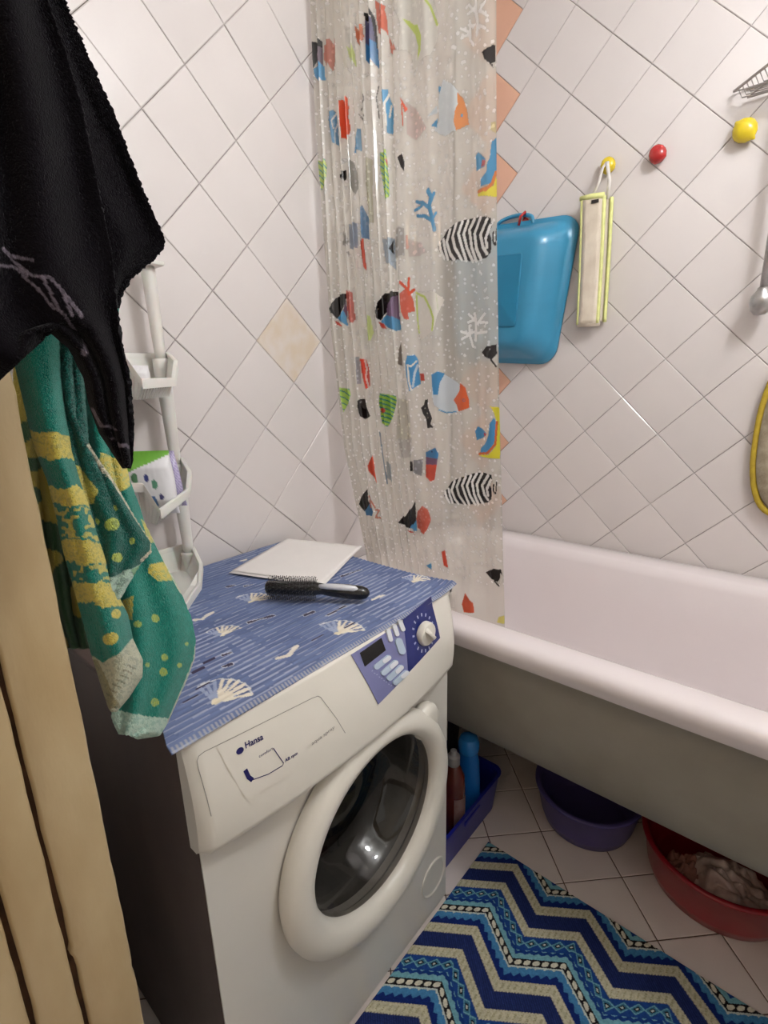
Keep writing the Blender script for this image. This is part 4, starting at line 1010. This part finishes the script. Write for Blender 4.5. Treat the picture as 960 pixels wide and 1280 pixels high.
def pack(name, c, w, h, d, label, cat, painter, rz=0.0, lean=0.0, bulge=0.012):
    nu, nv = 44, 50; u = np.linspace(-1, 1, nu); v_ = np.linspace(0, 1, nv); U_, V_ = np.meshgrid(u, v_, indexing='ij'); sides = []
    pa = Paint(U_, V_, (232, 230, 232), 1); painter(pa); cols = []
    for sgn in (1, -1):
        X_ = U_*w/2*(1-0.05*np.sin(9*V_)*0.3); th = (d/2)*np.sqrt(np.clip(1-U_**4, 0, 1))*np.clip(np.sin(np.pi*np.clip(V_, 0.0, 1))*1.4, 0, 1)+0.001*vnoise(U_, V_, 9, 3)
        Yv = sgn*th; Zv = V_*h
        a = X_*math.cos(rz)-Yv*math.sin(rz); b = X_*math.sin(rz)+Yv*math.cos(rz)
        P_ = np.stack([c[0]+a+lean*Zv, c[1]+b, c[2]+Zv], -1); sides.append(P_); cols.append(pa.C)
    P_ = np.concatenate([sides[0], sides[1][::-1]], 0); C_ = np.concatenate([cols[0], cols[1][::-1]], 0)
    o = grid(name, P_, m_pack, None, C_); return tag(o, label, cat)


def pa1(p_):
    p_.put((p_.B > 0.80+0.14*p_.A).astype(float), (110, 172, 58))
    for (a, b, r, cl) in ((-.3, .35, .16, (58, 92, 150)), (.1, .22, .13, (70, 110, 160)), (.3, .5, .09, (90, 150, 120)), (-.5, .6, .1, (80, 130, 90)), (0, .6, .07, (60, 70, 140)), (.5, .3, .06, (70, 70, 120)), (-.1, .1, .08, (220, 160, 60))): p_.blob((a, b), r*1.5, cl, 1, r*.8)


def pa2(p_):
    p_.put((p_.A > -0.2).astype(float), (160, 148, 190)); p_.put((((p_.A*9+p_.B*14) % 1 < .35) & (p_.A > -0.1)).astype(float), (196, 188, 214))
    for k in range(14): p_.blob((-.35, .1+.06*k), .06, (70, 70, 96), 1, .014)


pack('wet_wipe_pack', (0.160, -1.245, 1.030), 0.085, 0.118, 0.035, 'white packet with blue spots and green top in the middle basket', 'packet', pa1, rz=0.75, lean=-0.1)
pack('purple_sachet', (0.120, -1.20, 1.030), 0.07, 0.108, 0.022, 'white and purple patterned sachet beside the green topped packet', 'packet', pa2, rz=0.75, lean=-0.25)
m_green = mat('green glossy film', (110, 176, 56), rough=0.3, coat=0.4)
gq = at(176, 556, 0, 0.17)
MB().lathe([(0.0, -0.03), (0.010, -0.028), (0.012, 0), (0.010, 0.026), (0, 0.03)], (0, 0, 0), 16).mesh
gm_ = MB().lathe([(0.0, -0.03), (0.010, -0.028), (0.012, 0), (0.010, 0.026), (0, 0.03)], (0, 0, 0), 16); Rg = Matrix.Rotation(0.9, 4, 'X')
gm_.v = [tuple(Vector((gq[0], gq[1], gq[2])) + Rg @ Vector(p_)) for p_ in gm_.v]
def pa3(p_):
    for (a, b) in ((-.5, .3), (-.1, .5), (.3, .3), (.5, .6), (0, .2)): p_.blob((a, b), .12, (130, 60, 50), 1, .08)
pack('small_packet', (0.13, -1.24, 1.245), 0.06, 0.055, 0.03, 'small white packet with brown spots in the top basket', 'packet', pa3, rz=0.75)

# ================================================================== TOWELS
m_black = mat('black terry cloth', attr='print', rough=1.0, bump=0.7, bscale=900, sheen=0.05, spec=0.05)
m_terry = mat('printed terry cloth', attr='print', rough=1.0, bump=1.0, bscale=900, sheen=0.25, spec=0.1)


def resample(P, n):
    P = np.array(P, float); d = np.r_[0, np.cumsum(np.hypot(*np.diff(P, axis=0).T))]; t_ = np.linspace(0, d[-1], n); return np.stack([np.interp(t_, d, P[:, 0]), np.interp(t_, d, P[:, 1])], 1)


def cloth(name, left, right, xa, bul, m, parent, painter=None, base=(14, 11, 15), nu=150, nv=420, fold=0.004, nf=2.5, seed=0, amp=0.0006, th=0.004):
    """cloth between two hanging edges measured in the photograph; xa depth of the edges, bul outward bulge"""
    Lf, Rt = resample(left, nv), resample(right, nv); u = np.linspace(0, 1, nu); v_ = np.linspace(0, 1, nv); U_, V_ = np.meshgrid(u, v_, indexing='ij')
    PXx = Lf[:, 0]*(1-U_)+Rt[:, 0]*U_; PXy = Lf[:, 1]*(1-U_)+Rt[:, 1]*U_
    dep = xa+bul*np.sin(np.pi*U_)+fold*np.sin(2*np.pi*nf*U_+1.5*np.sin(2*V_)+seed)+amp*(RNG.random(U_.shape)-0.5)
    dep = dep+0.004*(vnoise(U_, V_, 7, seed)-0.5)
    D = FW*FPX+RT*(PXx[..., None]-480)-UP*(PXy[..., None]-640); T = (dep-CAM[0])/D[..., 0]; P_ = CAM+D*T[..., None]
    pa = Paint(PXx, PXy, base, 1)
    if painter: painter(pa)
    pa.C[..., 3] = 1
    return grid(name, P_, m, parent, pa.C, solid=th)


z2 = lambda pts: [(a/3.692, 280+b/3.692) for a, b in pts]; z3 = lambda pts: [(a/3.369, 560+b/3.369) for a, b in pts]
bt = empty('black_towel', (0.68, -1.52, 1.55), 'black terry towel with grey patterned hem hanging by the doorway', 'towel')


def pb(p_):
    for q in ([(0, 110), (60, 170), (150, 240), (230, 250), (290, 320), (370, 430)], [(40, 150), (160, 170)], [(-40, 190), (60, 200), (130, 240)], [(110, 240), (180, 300), (250, 390)], [(200, 250), (270, 390), (350, 480), (378, 525)], [(290, 330), (330, 420)], [(370, 520), (390, 600)], [(440, 850), (480, 930), (540, 945)], [(520, 990), (580, 1030)]):
        p_.stroke(z2(q), 14/3.692, (112, 102, 112), .8)
    n1 = vnoise(p_.A, p_.B, 0.35, 5); p_.put(((n1 > .62) & (p_.B > 300)).astype(float)*0.5, (18, 14, 19), .7)


cloth('back_fold', [(-80, -260), (60, 200), (120, 380), (143, 384)], [(20, -260), (62, -60), (80, 0), (110, 70), (145, 150), (175, 230), (206, 300), (204, 311), (190, 325), (165, 345), (152, 365), (146, 384)], 0.66, 0.006, m_black, bt, None, nf=1.6, seed=2)
cloth('front_fold', [(-90, -260), (-80, 200), (-60, 440), (-4, 474), (12, 425), (54, 404), (89, 434), (108, 472), (114, 504), (127, 540), (156, 584)], [(0, -260), (40, -80), (60, 0), (81, 62), (103, 135), (122, 230), (141, 325), (145, 370), (152, 430), (162, 480), (165, 530), (163, 575), (160, 585)], 0.70, 0.012, m_black, bt, pb, nf=2.2, seed=4, fold=0.006)
t = empty('towel_hook', (0.622, -1.52, 1.66), 'metal hook on the door frame holding the black towel', 'hook')
MB().tube([(0.618, -1.556, 1.60), (0.66, -1.545, 1.60), (0.70, -1.53, 1.60), (0.712, -1.53, 1.615)], 0.004, 10).build('hook_arm', m_steel, t, smooth=True); MB().box((0.6205, -1.57, 1.575), (0.624, -1.55, 1.625)).build('plate', m_steel, t, bevel=0.001)

gt = empty('green_towel', (0.57, -1.49, 1.2), 'teal and yellow terry towel with pale hem hanging under the black towel', 'towel')
TL, YW, HM = (22, 128, 112), (214, 196, 92), (196, 222, 204)
DT = (14, 96, 84)


def noisy(p_, base, cl, fr, th, seed, a=0.8, B0=-1e9, B1=1e9): p_.put(((vnoise(p_.A, p_.B, fr, seed) > th) & (p_.B > B0) & (p_.B < B1)).astype(float), cl, a)


def pg2(p_):
    zy = (p_.B-560)*3.369; w = 22*(vnoise(p_.A, p_.B, 0.12, 4)-.5)+14*(vnoise(p_.A, p_.B, .4, 2)-.5); zz = zy+w-0.12*(p_.A*3.369-280)
    band = ((zz > -240) & (zz < -60)) & False
    for a, b in ((-60, 50), (165, 240), (385, 470), (555, 640)): band = band | ((zz > a) & (zz < b))
    p_.put(band.astype(float), YW)
    mixm = ((zz > 250) & (zz < 375)) | ((zz > 470) & (zz < 555)); p_.put((mixm & (vnoise(p_.A, p_.B, .22, 9) > .55)).astype(float), YW, .85)
    for q, r in (((480, 700), 20), ((465, 800), 25)):
        c = z3([q])[0]; p_.blob(c, r/3.369, YW)
    p_.poly(z3([(560, 790), (500, 860), (440, 900), (400, 870), (380, 900), (460, 1120), (640, 1100), (640, 850)]), (196, 196, 170)); 
    p_.poly(z3([(420, 890), (470, 1000), (500, 1090), (440, 1100), (380, 880)]), (150, 140, 96), .8)
    for k in range(9): p_.stroke(z3([(560-14*k, 930+19*k), (530-12*k, 915+19*k)]), 2, (120, 114, 88), .7)
    noisy(p_, 0, (20, 90, 80), .5, .62, 3, .25)


def pg3(p_):
    p_.poly(z3([(300, 60), (360, 100), (410, 180), (400, 230), (350, 240), (300, 180)]), YW, .85)
    for q, r in (((470, 320), 26), ((410, 308), 14), ((485, 250), 12), ((490, 460), 20), ((555, 390), 14)): p_.blob(z3([q])[0], r/3.369, (178, 190, 90))
    p_.stroke(z3([(365, -10), (468, 140), (560, 290), (632, 395), (634, 430), (590, 470)]), 4.2, (214, 206, 180))
    p_.poly(z3([(460, 545), (560, 500), (640, 450), (640, 520), (520, 660), (470, 660)]), HM, .9); p_.poly(z3([(545, 510), (620, 470), (600, 530), (560, 545)]), (110, 170, 80), .6)
    for k in range(7): p_.stroke(z3([(500+16*k, 620-12*k), (512+16*k, 645-14*k)]), 2.2, (230, 235, 220), .9)
    noisy(p_, 0, (10, 70, 62), .4, .6, 5, .4)


def pg4(p_):
    p_.poly(z3([(420, 20), (530, 60), (540, 160), (500, 190), (430, 160)]), YW, .95); p_.poly(z3([(585, 300), (620, 320), (650, 400), (620, 400)]), YW, .9)
    p_.poly(z3([(625, 490), (690, 480), (735, 560), (660, 560), (620, 520)]), YW); p_.poly(z3([(520, 640), (560, 620), (560, 720), (535, 720)]), YW, .9)
    for q, r in (((650, 715), 18), ((578, 740), 14), ((690, 880), 15), ((615, 912), 10), ((750, 912), 10), ((685, 940), 18), ((545, 1025), 13), ((650, 1068), 18), ((780, 825), 8)): p_.blob(z3([q])[0], r/3.369, (176, 192, 100))
    p_.poly(z3([(440, 1085), (500, 1100), (600, 1125), (700, 1135), (720, 1230), (440, 1230)]), HM)
    p_.stroke(z3([(640, 380), (680, 460), (745, 590), (765, 615)]), 4, (214, 214, 190)); p_.stroke(z3([(822, 830), (815, 890), (780, 975), (705, 1150)]), 4, (200, 200, 186))
    noisy(p_, 0, (40, 156, 138), .4, .6, 7, .3)


cloth('back_fold', [(20, 330), (18, 500), (40, 620), (60, 760), (80, 810)], [(110, 330), (100, 480), (100, 700), (112, 806), (114, 810)], 0.50, 0.004, m_terry, gt, lambda p_: (noisy(p_, 0, (30, 90, 70), .05, .5, 11, .9)), base=(190, 170, 80), nu=60, nv=200)
cloth('right_fold', [(70, 330), (96, 480), (104, 600), (120, 740), (136, 860), (142, 900), (150, 916)], [(150, 330), (140, 480), (150, 560), (160, 600), (172, 632), (178, 652), (190, 676), (202, 700), (222, 735), (238, 772), (243, 800), (242, 822), (232, 850), (208, 903), (199, 918), (172, 922)], 0.55, 0.018, m_terry, gt, pg4, base=TL, fold=0.003)
cloth('middle_fold', [(60, 330), (70, 480), (95, 600), (115, 680), (128, 745), (140, 756)], [(100, 450), (109, 560), (140, 602), (166, 646), (187, 678), (188, 690), (174, 705), (150, 745), (143, 756)], 0.585, 0.006, m_terry, gt, pg3, base=DT, fold=0.002, nv=300)
cloth('rolled_fold', [(0, 330), (18, 440), (46, 560), (62, 600), (73, 645), (82, 690), (92, 725), (103, 765), (116, 815), (130, 860), (138, 884), (141, 888)], [(70, 330), (75, 470), (88, 562), (99, 602), (111, 636), (122, 675), (134, 705), (143, 740), (158, 770), (164, 800), (176, 825), (176, 845), (160, 870), (148, 884), (143, 889)], 0.585, 0.030, m_terry, gt, pg2, base=TL, fold=0.002, nf=1.5)
t = empty('towel_hook', (0.56, FRONT_Y, 1.40), 'metal hook on the doorway wall holding the green towel', 'hook')
MB().tube([(0.56, FRONT_Y, 1.40), (0.56, -1.53, 1.395), (0.565, -1.50, 1.385), (0.57, -1.49, 1.40)], 0.004, 10).build('hook_arm', m_steel, t, smooth=True); MB().box((0.55, FRONT_Y-0.001, 1.38), (0.57, FRONT_Y+0.003, 1.42)).build('plate', m_steel, t, bevel=0.001)

# ================================================================== UNDER THE TUB
m_crate = mat('deep blue plastic', (24, 34, 142), rough=0.35, coat=0.2, noise=0.1, nscale=10); m_purp = mat('violet plastic', (84, 74, 134), rough=0.4, noise=0.12, nscale=9); m_red = mat('dark red plastic', (150, 22, 34), rough=0.3, coat=0.2, noise=0.1, nscale=8)
cr = empty('blue_crate', (0.41, -0.65, 0), 'deep blue plastic crate holding bottles beside the washing machine', 'crate')
cx0, cx1, cy0, cy1, chh = 0.30, 0.515, -0.815, -0.485, 0.125
R4 = lambda i, z_: ring(cx0+i, cx1-i, cy0+i, cy1-i, 0.035, z_)
loft([R4(0.018, 0.012), R4(0.016, 0.0), R4(0.012, 0.004), R4(0.0, chh-0.004), R4(-0.004, chh-0.002), R4(-0.004, chh), R4(0.004, chh), R4(0.006, chh-0.004), R4(0.018, 0.012)], capb=True, capa=False).build('crate_body', m_crate, cr, smooth=False)
MB().box((cx1-0.004, -0.70, 0.085), (cx1+0.001, -0.62, 0.10)).build('grip', m_crate, cr, bevel=0.002)


def bottle(name, c, prof, m, capprof, mcap, label, lab=None, sy=0.7):
    t = empty(name, c, label, 'bottle'); MB().lathe(prof, c, 28, sx=1, sy=sy).build('bottle_body', m, t, smooth=True); MB().lathe(capprof, c, 24, sx=1, sy=min(1, sy+0.2)).build('cap', mcap, t, smooth=False, bevel=0.001); return t


m_brownb = mat('dark red brown plastic', (104, 44, 34), rough=0.25, coat=0.5, noise=0.2, nscale=20); m_gcap = mat('grey cap', (150, 146, 146), rough=0.4); m_skyb = mat('bright blue plastic', (24, 112, 196), rough=0.25, coat=0.4, noise=0.1, nscale=12)
b1 = bottle('brown_bottle', (0.470, -0.690, 0.014), [(0.026, 0), (0.032, 0.006), (0.034, 0.05), (0.034, 0.18), (0.031, 0.215), (0.020, 0.240), (0.014, 0.248)], m_brownb, [(0.017, 0.246), (0.017, 0.272), (0.010, 0.276), (0.009, 0.288), (0.0, 0.289)], m_gcap, 'red brown bottle with grey cap standing in the blue crate', sy=0.85)
q1 = np.array([[(0.470+0.0346*math.cos(a), -0.690+0.0346*0.85*math.sin(a), z_) for z_ in np.linspace(0.07, 0.17, 4)] for a in np.linspace(-1.0, 0.4, 12)])
grid('paper_label', q1, mat('faded label', (150, 120, 112), rough=0.6, noise=0.5, nscale=60, col2=(120, 70, 60)), b1)
bottle('blue_bottle', (0.462, -0.600, 0.014), [(0.030, 0), (0.036, 0.006), (0.037, 0.06), (0.036, 0.14), (0.032, 0.20), (0.028, 0.220), (0.027, 0.226)], m_skyb, [(0.0275, 0.225), (0.030, 0.232), (0.030, 0.256), (0.024, 0.270), (0.010, 0.277), (0, 0.278)], mat('bright blue cap', (40, 130, 206), rough=0.2, coat=0.5), 'bright blue bottle with rounded blue cap behind the brown one', sy=0.8)


def round_basin(name, c, R, Rb, h, m, label):
    t = empty(name, (c[0], c[1], 0), label, 'basin')
    MB().lathe([(0, 0.004), (Rb-0.01, 0.004), (Rb-0.004, 0.008), (R-0.008, h-0.004), (R-0.004, h), (R+0.006, h), (R+0.007, h-0.006), (R+0.001, h-0.012), (Rb+0.01, 0.03), (Rb, 0.002), (Rb-0.01, 0.0), (0, 0.0)], (c[0], c[1], 0), 72).build('basin_body', m, t, smooth=True)
    return t


round_basin('round_basin', (0.728, -0.372), 0.142, 0.118, 0.118, m_purp, 'violet round plastic basin on the floor under the tub')
round_basin('round_basin', (1.052, -0.362), 0.172, 0.148, 0.125, m_red, 'dark red round plastic basin with a plastic bag in it')
# crumpled bag of laundry in the red basin
m_bag = mat('crumpled clear bag with cloth', (226, 206, 200), rough=0.35, noise=0.6, nscale=14, col2=(196, 150, 142), coat=0.5, bump=0.8, bscale=40)


def crumple(name, c, rx_, ry_, hz_, m, label, seed):
    nu, nv = 70, 60; a = np.linspace(0, 2*np.pi, nu); b = np.linspace(0.0, np.pi/2, nv); A_2, B_2 = np.meshgrid(a, b, indexing='ij')
    sx_, sy_ = np.cos(A_2)*np.sin(B_2), np.sin(A_2)*np.sin(B_2); nn = 0.65*vnoise(sx_+3, sy_+3, 2.6, seed)+0.3*np.abs(vnoise(sx_+3, sy_+3, 5, seed+1)-.5)*2+0.05*vnoise(sx_+3, sy_+3, 14, seed+2)
    P_ = np.stack([c[0]+rx_*sx_*(0.85+0.3*nn), c[1]+ry_*sy_*(0.85+0.3*nn), c[2]+hz_*np.cos(B_2)**0.6*(0.55+0.75*nn)], -1)
    return tag(grid(name, P_, m, None), label, 'bag')


crumple('plastic_bag', (1.085, -0.405, 0.008), 0.100, 0.085, 0.085, m_bag, 'crumpled translucent bag of pale laundry in the dark red basin', 5)
crumple('folded_cloth', (0.985, -0.425, 0.008), 0.045, 0.055, 0.072, mat('dusty pink cloth', (186, 130, 118), rough=0.9, noise=0.4, nscale=20, bump=0.4, bscale=200), 'dusty pink cloth lying left of the bag in the dark red basin', 9)['category'] = 'cloth'

# ================================================================== RUG
rx0, rx1, ry0, ry1 = 0.552, 1.45, -1.50, -0.635
NR, MR = 640, 620
xr = np.linspace(rx0, rx1, NR); yr = np.linspace(ry0, ry1, MR); XR_, YR_ = np.meshgrid(xr, yr, indexing='ij')
per = 0.190; tri = lambda x: 1-4*np.abs(((x-0.645)/per+0.5) % 1-0.5)       # +1 at the peaks
zig = 0.033*tri(XR_); d = (-YR_+zig-0.692); band = (d+0.013) % 0.205         # 0 = outer edge of the beige band
sl = ((XR_-0.645)/per*2) % 1
tt = (XR_-0.6)/0.0158
pr_ = Paint(XR_, YR_, (26, 42, 104), 1)
BEI, NAV, TQ, LB, DK = (206, 200, 172), (34, 44, 92), (62, 116, 142), (122, 176, 190), (30, 26, 30)
isb = lambda a, b: (band >= a) & (band < b)
fm = lambda m_: m_.astype(float)
wv = 0.0022*(2*np.abs((tt*1.0) % 1-0.5)-0.5)
pr_.put(fm(isb(0, 0.026)), BEI); pr_.put(fm(isb(0.006, 0.020) & ((tt*1.4) % 1 < .35) & ((band*300) % 1 < .5)), (160, 152, 116))
pr_.put(fm(isb(0.026+0, 0.066)), NAV); pr_.put(fm(isb(0.026, 0.066) & ((XR_*150+YR_*150) % 1 < .22)), (52, 72, 140), .7)
pr_.put(fm(isb(0.066, 0.090)), BEI); pr_.put(fm(isb(0.071, 0.085) & ((tt*1.4) % 1 < .35) & ((band*300) % 1 < .5)), (160, 152, 116))
pr_.put(fm(isb(0.090, 0.126)), TQ)
dia = np.abs(((tt/1.55) % 1)-0.5)*2*0.0118+np.abs(band-0.108)
pr_.put(fm(isb(0.090, 0.126) & (dia > 0.0135)), (34, 70, 140)); pr_.put(fm(isb(0.090, 0.126) & (dia > 0.010) & (dia < 0.0125)), LB); pr_.put(fm(isb(0.090, 0.126) & (dia < 0.0062)), DK); pr_.put(fm(isb(0.090, 0.126) & (dia < 0.0030)), (210, 210, 200))
pr_.put(fm(isb(0.126, 0.148)), LB); pr_.put(fm(isb(0.126, 0.139) & (np.abs(band-0.131-2.2*wv) < 0.0042)), (28, 60, 128))
pr_.put(fm(isb(0.148, 0.166)), DK); bd = np.hypot(((tt/1.02) % 1-0.5)*0.0162, band-0.157); pr_.put(fm(isb(0.148, 0.166) & (bd < 0.0062)), (226, 220, 198))
pr_.put(fm(isb(0.166, 0.178)), (206, 214, 206)); pr_.put(fm(isb(0.170, 0.184) & (band > 0.173+4*(wv-0.001))), (74, 136, 184)); pr_.put(fm(isb(0.184, 0.194)), (70, 130, 176)); pr_.put(fm(isb(0.182, 0.205) & (band > 0.188+4*wv)), (24, 44, 112))
for (a, b) in ((0.0, 0.0016), (0.0244, 0.027), (0.066, 0.0676), (0.0884, 0.0905)): pr_.put(fm(isb(a, b) & ((tt*3) % 1 < .5)), (34, 40, 80), .6)
pr_.C[..., :3] *= (0.68+0.3*vnoise(XR_, YR_, 350, 2))[..., None]; pr_.C[..., 3] = 1
m_rug = mat('woven rug', attr='print', rough=0.95, bump=0.6, bscale=700, spec=0.1)
ZR = 0.005+0.0006*vnoise(XR_, YR_, 400, 3)+0.0012*vnoise(XR_, YR_, 14, 5)+0.0006*isb(0, 0.026)+0.0006*isb(0.066, 0.090)
ruge = grid('woven_rug', np.stack([XR_, YR_, ZR], -1), m_rug, None, pr_.C, solid=0.003); tag(ruge, 'blue teal and cream zigzag woven rug on the floor before the washing machine', 'rug')
